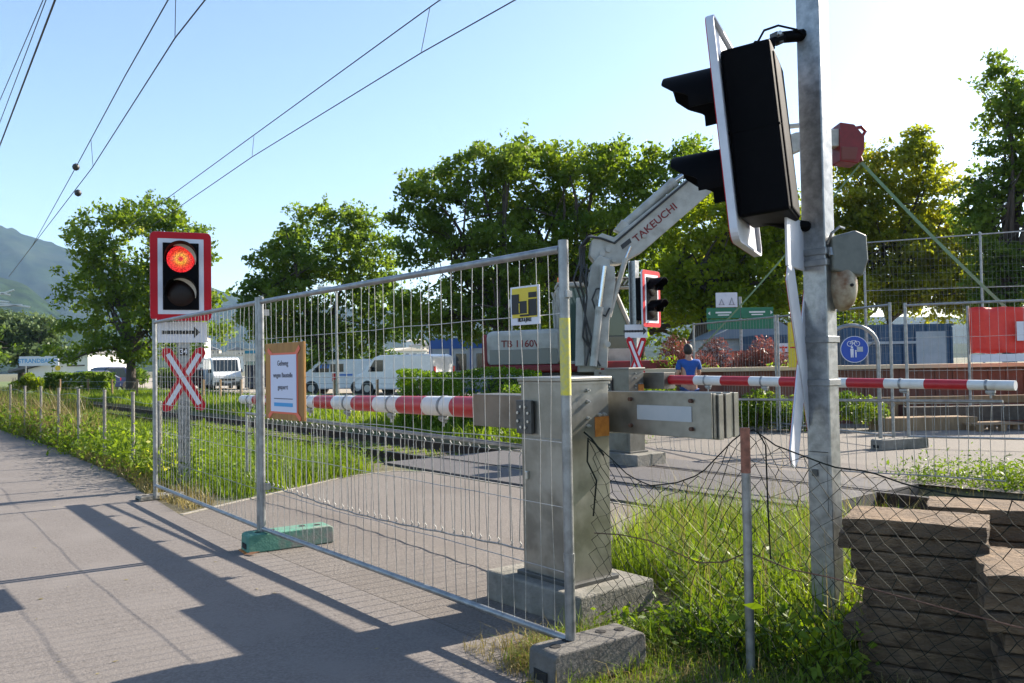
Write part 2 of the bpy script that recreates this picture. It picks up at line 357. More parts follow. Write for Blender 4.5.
# ================================================================ MOUNTAINS, far hills (terrain)
def interp(x, xs, ys): return float(np.interp(x, xs, ys))
def hills(name, Y0, Y1, ridge, m, amp, seed, x0=-700, x1=1400, nx=220, ny=26):
    r2 = np.random.default_rng(seed); ph = r2.uniform(0, 6.28, (6, 2)); fr = r2.uniform(.6, 1.4, (6, 2))
    xs = [p[0] for p in ridge]; hs = [p[1] for p in ridge]; vs = []
    for j in range(ny):
        t = j/(ny-1); Y = Y0+(Y1-Y0)*t
        for i in range(nx):
            px = x0+(x1-x0)*i/(nx-1); X = (px-512)/FPX*Y
            top = interp(px, xs, hs)*Y1/FPX
            k = math.sin(min(1, t/.82)*math.pi/2)**1.3*(1 if t < .82 else 1-(t-.82)*1.2)
            n = sum(math.sin(fr[q, 0]*X*.02*(q+1)+ph[q, 0]+Y*.006)*math.cos(fr[q, 1]*Y*.02*(q+1)+ph[q, 1]+X*.009)/(q+1)**.8 for q in range(6))
            vs.append((X, Y, max(-20, top*k+n*amp*min(1, t*3)*(top/400+.1)) if j else -20))
    fs = [(j*nx+i, j*nx+i+1, (j+1)*nx+i+1, (j+1)*nx+i) for j in range(ny-1) for i in range(nx-1)]
    mb = MB(); mb.add(vs, fs); o = mb.build(name, m, norm=False, smooth=True); return tag(o, kind='structure')
M['forest'] = mat('forest_slope', (.003, .008, .004), (.022, .040, .013), .035, 1.0, 0, 1.0, .1, c3=(.03, .045, .015), s3=.006, spec=.05)
M['forestfar'] = mat('far_slope', (.004, .010, .008), (.02, .034, .016), .018, 1.0, 0, 1.0, .08, c3=(.03, .04, .022), s3=.005, spec=.05)
hills('mountain', 1700, 3000, [(-700, 230), (-300, 190), (-60, 146), (0, 133), (12, 130), (25, 125), (50, 115), (90, 103), (150, 88), (200, 76), (215, 72), (240, 66), (300, 54), (420, 52), (600, 40), (1400, 30)], M['forestfar'], 6, 3, nx=420, ny=44)
hills('foothill', 900, 1500, [(-700, 160), (-200, 140), (0, 88), (25, 78), (50, 62), (60, 52), (110, 40), (180, 22), (260, 12), (420, 18), (600, 14), (1400, 10)], M['forest'], 6, 5, nx=420, ny=40)
# haze
mb = MB(); mb.box((0, 1480, 335), (9000, 3300, 712))
hz = mb.build('haze', None); tag(hz, 'thin pale summer haze in the air over the whole valley', 'haze', kind='stuff')
hm = bpy.data.materials.new('haze_air'); hm.use_nodes = True; n = hm.node_tree
n.nodes.remove(n.nodes['Principled BSDF']); pv = n.nodes.new('ShaderNodeVolumePrincipled')
pv.inputs['Color'].default_value = (.42, .66, 1.0, 1); pv.inputs['Density'].default_value = .000095; pv.inputs['Anisotropy'].default_value = 0.0
n.links.new(pv.outputs[0], n.nodes['Material Output'].inputs['Volume']); hz.data.materials[0] = hm

# ================================================================ TEMPORARY FENCE PANELS
def fence_panel(p0, p1, label, z0=.09, z1=1.985, nv=33, nh=5, wire=.0020, r=.021, bend=.006, group=None, name='temporary_fence_panel', grow=0):
    """p0, p1: world xy of the two uprights"""
    a, b = Vector((p0.x, p0.y, 0)), Vector((p1.x, p1.y, 0)); L = (b-a).length
    t = thing(name, label, 'fence panel', a, math.atan2(b.y-a.y, b.x-a.x), group)
    for x in (0, L):
        mb = MB(); mb.cyl((x, 0, z0-.06), (x, 0, z1+.04), r*1.15, 14); mb.build('upright', M['galv'], t, smooth=True)
    for z in (z0+.08, z1):
        mb = MB(); mb.cyl((r, 0, z), (L-r, 0, z), r*.9, 12); mb.build('crossbar', M['galv'], t, smooth=True)
    mb = MB(); zb, zt = z0+.08, z1; rr = random.Random(len(label))
    for i in range(1, nv):
        x = L*i/nv+rr.uniform(-.012, .012); k = rr.uniform(-bend, bend)*(3 if rr.random() < .15 else 1)
        pts = [(x+k*math.sin(math.pi*q/6*rr.choice((1, 1, 2))), .006*rr.uniform(-1, 1), zb+(zt-zb)*q/6) for q in range(7)]
        mb.tube(pts, wire, 5, cap=False)
    for j in range(1, nh+1):
        z = zb+(zt-zb)*j/(nh+1); pts = [(L*q/10, .004, z+(rr.uniform(-.006, .006) if 0 < q < 10 else 0)) for q in range(11)]
        mb.tube(pts, wire*1.15, 5, cap=False)
    mb.build('wire_mesh', M['wire'], t, norm=False)
    return t, L
FR, FL_, FLL = W(2.835, 2.62), W(6.43, 2.62), W(9.70, 2.72)
pA, LA = fence_panel(FL_, FR, 'wide mesh fence panel across the road, in front of the grey barrier cabinet', nv=35)
pB, LB = fence_panel(FLL, W(6.49, 2.62), 'mesh fence panel in front of the red crossbuck, nearest the left signal', nv=30)
# yellow paint on the upright in front
mb = MB(); mb.cyl((LA, 0, 1.30), (LA, 0, 1.66), .0252, 14); mb.build('yellow_marking', M['yellowchip'], pA, smooth=True)
for x, z in ((LA, .55), (LA, 1.77)):
    mb = MB(); mb.cyl((x, 0, z-.02), (x, 0, z+.02), .027, 12)
    if z > 1: mb.box((LA+.024, 0, 1.77), (.03, .03, .03))
    mb.build('fence_clamp', M['galv'], pA)
for z in (1.9, .5): mb = MB(); mb.box((0, .02, z), (.03, .09, .05)); mb.build('fence_clamp', M['galv'], pA)
# foot blocks
def foot_block(loc, rz, label, m, L=.72, w=.23, h=.13, stripe=None):
    t = thing('fence_foot_block', label, 'foot block', loc, rz, 'foot blocks of the temporary fence')
    prof2 = [(-L/2, 0), (-L/2+.006, h*.9), (-L/2+.03, h), (L/2-.03, h), (L/2-.006, h*.9), (L/2, 0)]
    mb = MB(); n = len(prof2); mb.prism(prof2, -w/2, 1, w); o = mb.build('block', m, t)
    bv = o.modifiers.new('bevel', 'BEVEL'); bv.width = .008; bv.segments = 2
    for x in (-.25, -.13, .13, .25):
        hb = MB(); hb.cyl((x*L/.72, 0 if abs(x) > .2 else .03, h+.0015), (x*L/.72, 0 if abs(x) > .2 else .03, h+.003), .026, 16); hb.build('socket_hole', M['gap'], t)
    for x in (-L/2-.002, L/2+.002): mm = MB(); mm.box((x, 0, h*.33), (.004, w*.5, h*.28)); mm.build('handle_slot', M['gap'], t)
    if stripe: mm = MB(); mm.box((-L/2+.05, 0, -.0), (.14, w*.9, .012)); mm.build('yellow_pad', stripe, t)
    return t
foot_block(W(6.40, 2.82, .008), BASE+R(84), 'green painted concrete foot block under the middle fence upright', M['concgreen'], .70, .21, .14, M['orange'])
foot_block(W(2.80, 2.70, .008), BASE+R(86), 'dark grey foot block under the front upright with the yellow marking', M['foot_dark'], .56, .19, .165, M['yellow'])
foot_block(W(9.78, 2.8, .008), BASE+R(90), 'small pale foot block under the left upright beside the signal pole', M['conc'], .5, .2, .05)
# HJ company board
def face_board(parent_loc, w, h, label, cat, name, mfront, edge, rz, th=.012):
    t = thing(name, label, cat, parent_loc, rz); return t
bw, bh = .205, .19
t = thing('company_sign', 'small yellow and black company board wired to the fence mesh', 'sign', W(3.09, 2.595, 1.64), BASE+R(3))
mb = MB(); mb.box((0, 0, 0+bh/2), (bw, .008, bh), bev=.002); mb.build('board', M['signwhite'], t)
def rect(x0, x1, z0, z1, y, mm, nm, th=.002, p=None):
    q = MB(); q.box(((x0+x1)/2, y, (z0+z1)/2), (x1-x0, th, z1-z0)); return q.build(nm, mm, p)
X = lambda a: -bw/2+bw*(a-130)/(430-130)
Z = lambda b: bh*(1-(b-150)/(575-150))
rect(X(152), X(412), Z(495), Z(170), -.0055, M['yellow'], 'yellow_field', p=t)
q = MB()
for a0, a1, b0, b1 in ((152, 228, 235, 455), (228, 320, 315, 455), (330, 412, 300, 480), (330, 412, 225, 283), (238, 330, 462, 482)):
    q.box(((X(a0)+X(a1))/2, -.0085, (Z(b0)+Z(b1))/2), (X(a1)-X(a0), .002, Z(b0)-Z(b1)))
q.build('black_emblem', M['blackink'], t)
rect(X(231), X(238), Z(440), Z(335), -.0105, M['yellow'], 'emblem_line', p=t); rect(X(228), X(330), Z(461), Z(452), -.0105, M['yellow'], 'emblem_line', p=t)
rect(X(318), X(330), Z(455), Z(300), -.0115, M['yellow'], 'emblem_line', p=t)
text(t, 'HILTI & JEHLE', .026, M['blackink'], (0, -.0055, Z(520)), (R(90), 0, 0), bold=True, sx=.62)
# plywood notice board
t = thing('notice_board', 'brown plywood board with a taped white paper notice on the fence', 'notice board', W(5.93, 2.60, 1.06), BASE+R(2))
mb = MB(); mb.box((0, 0, .29), (.64, .02, .58), bev=.003); mb.build('plywood', M['ply'], t)
rect(-.225, .235, .045, .505, -.0125, M['tape'], 'tape_frame', p=t)
mb = MB()
for cx, cz, a in ((-.225, .51, 30), (.235, .515, -40), (-.22, .04, -35), (.24, .035, 35)): mb = MB(); mb.box((cx, -.0145, cz), (.09, .001, .035), rot=(0, R(a), 0)); mb.build('tape_strip', M['tape'], t)
rect(-.21, .22, .06, .49, -.0165, M['paper'], 'paper', p=t)
tx = (R(90), 0, 0)
text(t, 'Gehweg', .055, M['inkgrey'], (0, -.018, .425), tx, bold=True); text(t, 'wegen Baustelle', .05, M['inkgrey'], (0, -.018, .335), tx, bold=True)
text(t, 'gesperrt', .05, M['inkgrey'], (0, -.018, .245), tx, bold=True); rect(-.15, .16, .155, .162, -.0185, M['inkgrey'], 'fine_print_line', p=t)
rect(-.15, .16, .10, .128, -.0185, M['skyblue'], 'blue_bar', p=t)

# ================================================================ BARRIERS
def barrier(u0, vb, direction, label_c, label_b, cab_v, zb, length, skirt_drop, r0, r1, tagname, dup=0):
    """direction +1: boom runs to +u (left); cabinet from u0, arms round it"""
    s = -direction               # local x sign of boom direction
    t = thing('barrier_gate', label_c, 'barrier', W(u0, vb, 0), BASE, 'level crossing barriers')
    T = Matrix.Identity(4)
    cw = .44; cx = -s*(-cw/2)
    # cabinet
    c0 = (s*cw/2, cab_v-vb+.155); CM = M['cab'] if direction > 0 else M['armdark']
    pl = MB(); pl.box((c0[0]+s*.03, c0[1]+.03, .09), (.84, .60, .18), bev=.012); pl.build('concrete_plinth', M['conc'], t)
    fl = MB(); fl.box((c0[0], c0[1], .19), (.50, .37, .03), bev=.005); fl.build('base_flange', M['cabdark'], t)
    cb = MB(); cb.box((c0[0], c0[1], .76), (.44, .31, 1.16), bev=.006); cb.build('cabinet', CM, t)
    lid = MB(); lid.box((c0[0], c0[1], 1.355), (.475, .345, .03), bev=.008); lid.box((c0[0], c0[1], 1.336), (.455, .33, .02)); lid.build('lid', CM, t)
    fy = c0[1]-.155
    dr = MB(); dr.box((c0[0]-.0, fy-.003, .62), (.34, .006, .78), bev=.002); d = dr.build('service_door', CM, t)
    lk = MB(); lk.box((c0[0]-.16, fy-.012, .78), (.022, .018, .05), bev=.004); lk.build('lock', M['bolt'], d)
    sd_ = MB(); sd_.box((c0[0]-.16, fy-.02, 1.13), (.14, .024, .2), bev=.004); pln = sd_.build('bearing_plate', M['cabdark'], t)
    for k in range(8):
        bb = MB(); a = math.pi*k/4+.39; bb.cyl((c0[0]-.16+.052*math.cos(a), fy-.033, 1.13+.066*math.sin(a)), (c0[0]-.16+.052*math.cos(a), fy-.042, 1.13+.066*math.sin(a)), .009, 8); bb.build('bolt', M['bolt'], pln)
    # bolts + orange sticker on the end facing right
    ex = c0[0]+.22
    for yy, zz in ((-.02, 1.29), (-.02, 1.225), (-.02, 1.13), (-.02, 1.085), (.07, 1.145), (.11, 1.145)):
        q = MB(); q.cyl((ex, c0[1]+yy, zz), (ex+.012, c0[1]+yy, zz), .011, 8); q.cyl((ex+.012, c0[1]+yy, zz), (ex+.026, c0[1]+yy, zz), .006, 6); q.build('bolt', M['bolt'], t)
    q = MB(); q.box((ex+.002, c0[1]+.095, 1.075), (.003, .115, .115)); q.build('sticker', M['orange'], t)
    # arm box: from counterweight through to boom
    hx0 = s*(cw+.02); hx1 = s*(1.45 if direction > 0 else .75)
    ab = MB(); ab.box(((s*(.2)+hx1)/2, .0, zb-.01), (abs(hx1-s*.2), .24, .23), bev=.004); ab.build('arm_housing', M['armdark'], t)
    # counterweight
    wx0, wx1 = s*.20, -s*.66
    cwb = MB(); cwb.box(((wx0+wx1)/2, -.075, zb+.02), (abs(wx1-wx0), .014, .25), bev=.003); cwm = cwb.build('counterweight_plate', CM, t)
    q = MB(); q.box((-s*.33, -.085, zb+.025), (.40, .004, .085)); q.build('pale_panel', M['greywall'], cwm)
    for xx in (-s*.08, -s*.53):
        for zz in (-.055, .1): q = MB(); q.cyl((xx, -.082, zb+zz), (xx, -.1, zb+zz), .012, 8); q.build('bolt', M['rust'], cwm)
    q = MB(); yy = -.062
    for k in range(6):
        th = (.03, .045, .02, .05, .03, .045)[k]; dx = (.0, .012, -.006, .01, .0, .006)[k]; dz = (0, -.006, .004, -.003, .003, 0)[k]
        q.box(((-s*.05+wx1)/2+dx, yy+th/2, zb+.018+dz), (abs(wx1+s*.05), th-.004, .245), bev=.002); yy += th
    q.build('weight_plates', CM, t)
    # boom with stripes
    b = MB(); x = hx1; n = 6 if direction > 0 else 5; seg = length/(n*2)
    for i in range(n*2):
        a0 = hx1+s*seg*i; a1 = hx1+s*seg*(i+1); ra = r0+(r1-r0)*(i/(2*n)); rb = r0+(r1-r0)*((i+1)/(2*n)); b.cur = i % 2
        b.tube([(a0, .02, zb-.004*i), (a1, .02, zb-.004*(i+1))], [ra, rb], 20, cap=(i == n*2-1))
    bo = b.build('boom', [M['red'], M['white']], t, smooth=True)
    for i in range(1, n*2, 2):
        xx = hx1+s*seg*(i+.4); rr_ = r0+(r1-r0)*(i/(2*n)); zz = zb-.004*i
        q = MB(); q.cyl((xx-.012, .02, zz), (xx+.012, .02, zz), rr_+.004, 20); q.build('boom_collar', M['galv'], bo, smooth=True)
        q = MB(); q.box((xx+s*.03, .02, zz-rr_-.018), (.09, .04, .03), bev=.006); q.cyl((xx+s*.03, .02, zz-rr_-.02), (xx+s*.03, .02, zz-rr_-.085), .009, 8); q.cyl((xx+s*.03-.04, .02, zz-rr_-.03), (xx+s*.03+.04, .02, zz-rr_-.045), .014, 8); q.build('skirt_hanger', M['galv'], bo)
    # skirt
    sk0, sk1 = s*(cw+.03), hx1+s*(length-.12)
    zt0, zt1 = zb-.27, zb-.004*2*n-r1-.11
    q = MB(); q.tube([(sk0, .02, zt0), (sk1, .02, zt1)], .016, 8); rl = q.build('skirt_rail', M['galv'], t, smooth=True)
    zbot = lambda f: (zb-.95)+(-.03+.0*f)+.012*math.sin(f*9)-.05*math.sin(math.pi*min(1, f*1.0))-.02*f
    nn = int(length/.105); rr = random.Random(3+dup)
    q = MB(); pts = []
    for k in range(nn*2+1):
        f = k/(nn*2); pts.append((sk0+(sk1-sk0)*f, .02+.01*math.sin(k), zbot(f)))
    q.tube(pts, .007, 6); q.build('skirt_bottom_rope', M['galv'], t)
    q = MB()
    for k in range(nn+1):
        f = k/nn; xx = sk0+(sk1-sk0)*f; zt = zt0+(zt1-zt0)*f; bx = xx+rr.uniform(-.03, .03); zz = zbot(f)
        q.tube([(xx, .02, zt-.01), (xx+rr.uniform(-.01, .01), .035, zt-.04), (xx, .02, zt-.07), ((xx+bx)/2+rr.uniform(-.012, .012), .02, (zt+zz)/2), (bx, .02, zz+.05), (bx+.012, .03, zz+.02), (bx, .02, zz)], .0034, 5, cap=False)
        for zq in (zt-.045, zz+.03):
            q.tube([(bx if zq < zt-.1 else xx, .02, zq+.02), ((bx if zq < zt-.1 else xx)+.014, .03, zq), (bx if zq < zt-.1 else xx, .02, zq-.02)], .0032, 4, cap=False)
    q.build('skirt_wires', M['wire'], t, norm=False)
    if direction > 0: q = MB(); ex_ = sk1; q.tube([(ex_, .02, zt1-.02), (ex_+.005, .02, zt1-.7)], .016, 8); q.build('tip_support', M['galv'], t)
    return t
barrier(3.45, 3.72, 1, 'red and white barrier with grey cabinet nearest the camera, skirt hanging over the road', '', 3.22, 1.13, 4.85, .9, .083, .052, 'a')
barrier(8.35, 9.0, -1, 'red and white barrier reaching right beyond the tracks, behind the tall signal pole', '', 8.5, 1.19, 4.38, .9, .066, .05, 'b', 1)

# ================================================================ SIGNALS
def rrect(w, h, r, n=5, cx=0, cz=0):
    P = []
    for qx, qz, a in ((w/2-r, h/2-r, 0), (-w/2+r, h/2-r, 90), (-w/2+r, -h/2+r, 180), (w/2-r, -h/2+r, 270)):
        for k in range(n+1): t_ = R(a+90*k/n); P.append((cx+qx+r*math.cos(t_), cz+qz+r*math.sin(t_)))
    return P
def lit_mat():
    m = bpy.data.materials.new('lit_red_lens'); m.use_nodes = True; n = m.node_tree; p = n.nodes['Principled BSDF']
    tc = n.nodes.new('ShaderNodeTexCoord'); g = n.nodes.new('ShaderNodeTexGradient'); g.gradient_type = 'SPHERICAL'
    mp = n.nodes.new('ShaderNodeMapping'); mp.inputs['Scale'].default_value = (6.2, 0, 6.2)
    n.links.new(tc.outputs['Object'], mp.inputs[0]); n.links.new(mp.outputs[0], g.inputs[0])
    r = n.nodes.new('ShaderNodeValToRGB'); cr = r.color_ramp; cr.elements[0].position = 0; cr.elements[0].color = (1, .03, .045, 1); cr.elements[1].position = 1; cr.elements[1].color = (1, .02, .01, 1)
    for pos, c in ((.30, (1, .05, .035, 1)), (.50, (1, .16, .03, 1)), (.68, (1, .50, .04, 1)), (.80, (1, .30, .03, 1)), (.88, (.8, .02, .03, 1))): e = cr.elements.new(pos); e.color = c
    n.links.new(g.outputs[0], r.inputs[0])
    w = n.nodes.new('ShaderNodeTexWave'); w.wave_type = 'RINGS'; w.rings_direction = 'SPHERICAL'; w.inputs['Scale'].default_value = 22; n.links.new(tc.outputs['Object'], w.inputs[0])
    v = n.nodes.new('ShaderNodeTexVoronoi'); v.inputs['Scale'].default_value = 70; n.links.new(tc.outputs['Object'], v.inputs['Vector'])
    mr = n.nodes.new('ShaderNodeMapRange'); mr.inputs['From Max'].default_value = .6; mr.inputs['To Min'].default_value = .62; mr.inputs['To Max'].default_value = .16; n.links.new(v.outputs['Distance'], mr.inputs[0])
    p.inputs['Base Color'].default_value = (.08, .005, .005, 1); n.links.new(r.outputs[0], p.inputs['Emission Color']); n.links.new(mr.outputs[0], p.inputs['Emission Strength'])
    p.inputs['Roughness'].default_value = .2; return m
M['lit'] = lit_mat()
def signal_head(t, lit, zc, tilt=0.0, xoff=0, yoff=0):
    """front faces local -y, centre height zc"""
    Rm = Matrix.Translation((xoff, yoff, zc)) @ Matrix.Rotation(tilt, 4, 'X')
    q = MB(); q.prism(rrect(.68, 1.06, .06), 0, 1, .014, Rm)
    # folded flange round the back
    ring = rrect(.68, 1.06, .06); ri = rrect(.655, 1.035, .05); n = len(ring); vs = []
    for P_, y in ((ring, .014), (ring, .034), (ri, .034), (ri, .014)): vs += [(a, y, b) for a, b in P_]
    q.add(vs, [(k*n+i, k*n+(i+1) % n, (k+1)*n+(i+1) % n, (k+1)*n+i) for k in range(3) for i in range(n)], Rm)
    bd = q.build('backboard', M['signback'], t)
    def ringface(o_, i_, y, m_, nm):
        n = len(o_); mb = MB(); vs = [(a, y, b) for a, b in o_]+[(a, y, b) for a, b in i_]+[(a, y+.003, b) for a, b in o_]+[(a, y+.003, b) for a, b in i_]
        mb.add(vs, [(i, (i+1) % n, n+(i+1) % n, n+i) for i in range(n)]+[(i, 2*n+i, 2*n+(i+1) % n, (i+1) % n) for i in range(n)], Rm); mb.build(nm, m_, bd)
    ringface(rrect(.676, 1.056, .058), rrect(.51, .90, .006), -.004, M['signred'], 'red_border')
    ringface(rrect(.508, .898, .006), rrect(.40, .80, .01), -.006, M['signwhite'], 'white_border')
    q = MB(); q.box((0, .135, 0), (.37, .23, .80), Rm, bev=.015); q.box((0, .25, -.02), (.30, .02, .74), Rm, bev=.008); q.box((0, -.01, 0), (.398, .02, .798), Rm, bev=.006)
    q.box((0, .135, .0), (.374, .232, .006), Rm)
    hs_ = q.build('housing', M['black'], t)
    for k, zz in enumerate((.205, -.20)):
        on = lit and k == 0
        # lens: shallow dome
        q = MB(); N = 32; vs = []; fs = []
        for j in range(6):
            rr_ = .158*math.sin(j/5*math.pi/2) if j else 0.0001; yy = -.022-.03*math.cos(j/5*math.pi/2)
            vs += [(rr_*math.cos(2*math.pi*i/N), yy, rr_*math.sin(2*math.pi*i/N)) for i in range(N)]
        fs = [(j*N+i, j*N+(i+1) % N, (j+1)*N+(i+1) % N, (j+1)*N+i) for j in range(5) for i in range(N)]
        q.add(vs, fs); ln = q.build('lens', M['lit'] if on else M['lensdark'], t, smooth=True); ln.matrix_local = Rm @ Matrix.Translation((0, 0, zz))
        # hood: long on top, cut away below
        vs = []; NA = 56; a0, a1 = R(-12), R(192)
        for i in range(NA+1):
            a = a0+(a1-a0)*i/NA; up = math.sin(a); ln_ = .26 if up > .62 else (.26-(.62-up)*.20 if up > .35 else (.206-(.35-up)*.35 if up > .15 else .13))
            for rr_, yy in ((.172, -.02), (.178, -.02-ln_), (.185, -.02-ln_), (.180, -.02)):
                vs.append((rr_*math.cos(a), yy, zz+rr_*math.sin(a)*1.0))
        fs = [(i*4+k2, i*4+(k2+1) % 4, i*4+4+(k2+1) % 4, i*4+4+k2) for i in range(NA) for k2 in range(4)]+[(0, 1, 2, 3), (NA*4+3, NA*4+2, NA*4+1, NA*4)]
        q = MB(); q.add(vs, fs, Rm); hd = q.build('visor', M['black'], t, smooth=True)
        if not lit: continue
        # pale crescent shape inside each hood, on the lit signal only
        vs = []; NB = 24
        for i in range(NB+1):
            a = R(-22)+(R(118)-R(-22))*i/NB; wd = .042*math.sin(math.pi*i/NB)
            for rr_, yy in ((.169, -.03), (.169-wd, -.055-.02), (.170, -.1)): vs.append((rr_*math.cos(a), yy, zz+rr_*math.sin(a)))
        q = MB(); q.add(vs, [(i*3+k2, i*3+(k2+1) % 3, i*3+3+(k2+1) % 3, i*3+3+k2) for i in range(NB) for k2 in range(3)], Rm); q.build('visor_crescent', M['hoodcrescent'], hd)
    return bd
def crossbuck(t, zc, y, half=.42, w=.125, ang=30, xoff=0, rot=None, back=False):
    for k, a in enumerate((ang, -ang)):
        T = Matrix.Translation((xoff, y-.006*k, zc)) @ Matrix.Rotation(R(a), 4, 'Y')
        def bar(ww, hl, y0, d): return [(-ww/2, -hl+.05), (0-ww*.15, -hl), (ww*.15, -hl), (ww/2, -hl+.05), (ww/2, hl-.05), (ww*.15, hl), (-ww*.15, hl), (-ww/2, hl-.05)]
        q = MB(); q.prism(bar(w, half, 0, 0), 0, 1, .007, T); cbk = q.build('crossbuck_arm', M['signback'], t); q = MB(); q.prism(bar(w*.985, half*.995, 0, 0), -.0025, 1, .002, T); q.build('red_face', M['signred'], cbk)
        q = MB(); q.prism([(-w*.2, -half+.085), (w*.2, -half+.085), (w*.2, half-.085), (-w*.2, half-.085)], -.006, 1, .003, T); q.build('white_stripe', M['signwhite'], cbk)
        q = MB(); q.prism(bar(w*.985, half*.99, 0, 0), .0065, 1, .002, T); q.build('back_face', M['signback'], cbk)
def arrow_plate(t, zc, y, w=.56, h=.25, xoff=0):
    q = MB(); q.box((xoff, y, zc), (w, .008, h), bev=.002); pl = q.build('arrow_plate', M['signwhite'], t)
    q = MB()
    for i in range(14):
        x = xoff-.22+.026*i; q.box((x, y-.006, zc), (.022 if i % 2 else .0262, .002, .045 if i % 2 == 0 else .04))
    q.prism([(xoff+.13, zc-.07), (xoff+.20, zc), (xoff+.13, zc+.07)], y-.007, 1, .002); q.build('arrow', M['blackink'], pl)
    q = MB(); q.box((xoff, y+.0055, zc), (w*.99, .002, h*.98)); q.build('back_face', M['signback'], pl)
def hpole(t, h, w=.14, d=.13, z0=0, m=None, name='pole'):
    q = MB(); q.box((0, -d/2, (h+z0)/2), (w, .012, h-z0)); q.box((0, d/2, (h+z0)/2), (w, .012, h-z0)); q.box((0, 0, (h+z0)/2), (.012, d-.012, h-z0))
    return q.build(name, m or M['galv_pole'], t)
# left signal
Lp = at(184, 400, 10.15); Lp.z = 0
t = thing('crossing_signal', 'lit red crossing signal above arrow plate and crossbuck, left side', 'signal', Lp, R(21), 'level crossing signals')
hpole(t, 2.35)
q = MB(); q.box((0, 0, .03), (.26, .24, .05), bev=.01); q.build('base_plate', M['conc'], t)
signal_head(t, True, 2.56, xoff=-.02, yoff=-.36)
q = MB(); q.box((0, -.14, 2.3), (.06, .2, .05)); q.box((0, -.14, 2.15), (.06, .2, .05)); q.box((0, -.1, 2.6), (.05, .14, .5)); q.build('bracket', M['galv'], t)
arrow_plate(t, 1.905, -.12, xoff=-.01); crossbuck(t, 1.335, -.13, half=.44, w=.13, ang=30, xoff=0)
q = MB(); q.box((0, -.082, 1.67), (.085, .006, .09)); pl = q.build('number_plate', M['blackink'], t); text(pl, '34', .085, M['signwhite'], (0, -.087, 1.67), (R(90), 0, 0), bold=True)
# right tall signal, pole
Rp = Vector((1.56, 4.17, 0)); RZ = R(-115.5)
t = thing('crossing_signal', 'black signal head seen from behind, high on the tall grey pole with the bell', 'signal', Rp, 0, 'level crossing signals')
pole_rz = R(-49)
P = bpy.data.objects.new('pole_axis', None)
q = MB(); q.box((0, 0, 2.1), (.125, .10, 4.2), Matrix.Rotation(pole_rz, 4, 'Z'), bev=.006); q.build('pole', M['galv_pole'], t)
q = MB(); q.box((0, 0, .025), (.24, .22, .05), Matrix.Rotation(pole_rz, 4, 'Z'), bev=.01)
for sx in (-1, 1):
    for sy in (-1, 1): q.cyl((sx*.09, sy*.08, .05), (sx*.09, sy*.08, .085), .014, 8, Matrix.Rotation(pole_rz, 4, 'Z'))
q.build('base_flange', M['cabdark'], t)
q = MB(); Tp = Matrix.Rotation(pole_rz, 4, 'Z'); q.box((-.0, -.052, .82), (.085, .004, .30), Tp, bev=.001); q.build('access_cover', M['galv_pole'], t)
q = MB(); q.box((0, -.0545, .985), (.10, .002, .004), Tp); q.box((-.02, -.058, .88), (.03, .012, .035), Tp, bev=.003); q.build('cover_latch', M['cabdark'], t)
for z in (1.985, 1.93, 1.545, 1.33):
    q = MB(); q.box((0, 0, z), (.142, .118, .034), Tp, bev=.004); q.box((-.085, -.04, z), (.05, .04, .045), Tp, bev=.006); q.box((-.085, -.07, z), (.02, .03, .02), Tp); q.build('clamp', M['galv'], t)
# head group is its own local frame through matrices
head = Matrix.Translation((-.47, -.17, -.045)) @ Matrix.Rotation(RZ, 4, 'Z')
hsub = []
before = set(o.name for o in bpy.data.objects)
signal_head(t, False, 2.55, tilt=R(5))
for o in [o for o in bpy.data.objects if o.name not in before and o.parent == t]: o.matrix_local = head @ o.matrix_local
before = set(o.name for o in bpy.data.objects)
arrow_plate(t, 2.02, 0, w=.5, h=.25); crossbuck(t, 1.42, 0, half=.53, w=.15, ang=25)
M2 = Matrix.Translation((-.115, -.05, 0)) @ Matrix.Rotation(R(-123), 4, 'Z')
for o in [o for o in bpy.data.objects if o.name not in before and o.parent == t]: o.matrix_local = M2 @ o.matrix_local
q = MB(); q.tube([(-.05, 0, 3.10), (-.16, -.03, 3.08)], [.032, .03], 10); q.tube([(-.15, -.03, 3.08), (-.27, -.1, 3.02), (-.36, -.18, 2.97)], [.022, .02, .02], 10); q.box((-.29, -.12, 3.0), (.1, .05, .04)); q.build('upper_bracket', M['black'], t, smooth=True)
q = MB(); q.tube([(-.05, 0, 2.12), (-.2, -.06, 2.13), (-.32, -.14, 2.14)], .028, 10); q.build('lower_bracket', M['black'], t, smooth=True)
q = MB(); q.box((-.20, -.05, 3.065), (.05, .05, .055), rot=(0, 0, R(-60)), bev=.005); q.build('bracket_collar', M['cabdark'], t)
for bx_, by_, bz_ in ((-.20, -.085, 3.075), (-.30, -.15, 3.0), (-.28, -.13, 2.14)): q = MB(); q.cyl((bx_, by_, bz_), (bx_, by_-.02, bz_), .011, 6); q.build('bracket_bolt', M['bolt'], t)
q = MB(); q.tube([(-.36, -.2, 2.96), (-.30, -.17, 3.06), (-.2, -.08, 3.12), (-.1, -.05, 3.11), (-.06, -.03, 3.09)], .006, 6); q.build('signal_cable', M['black'], t, smooth=True)
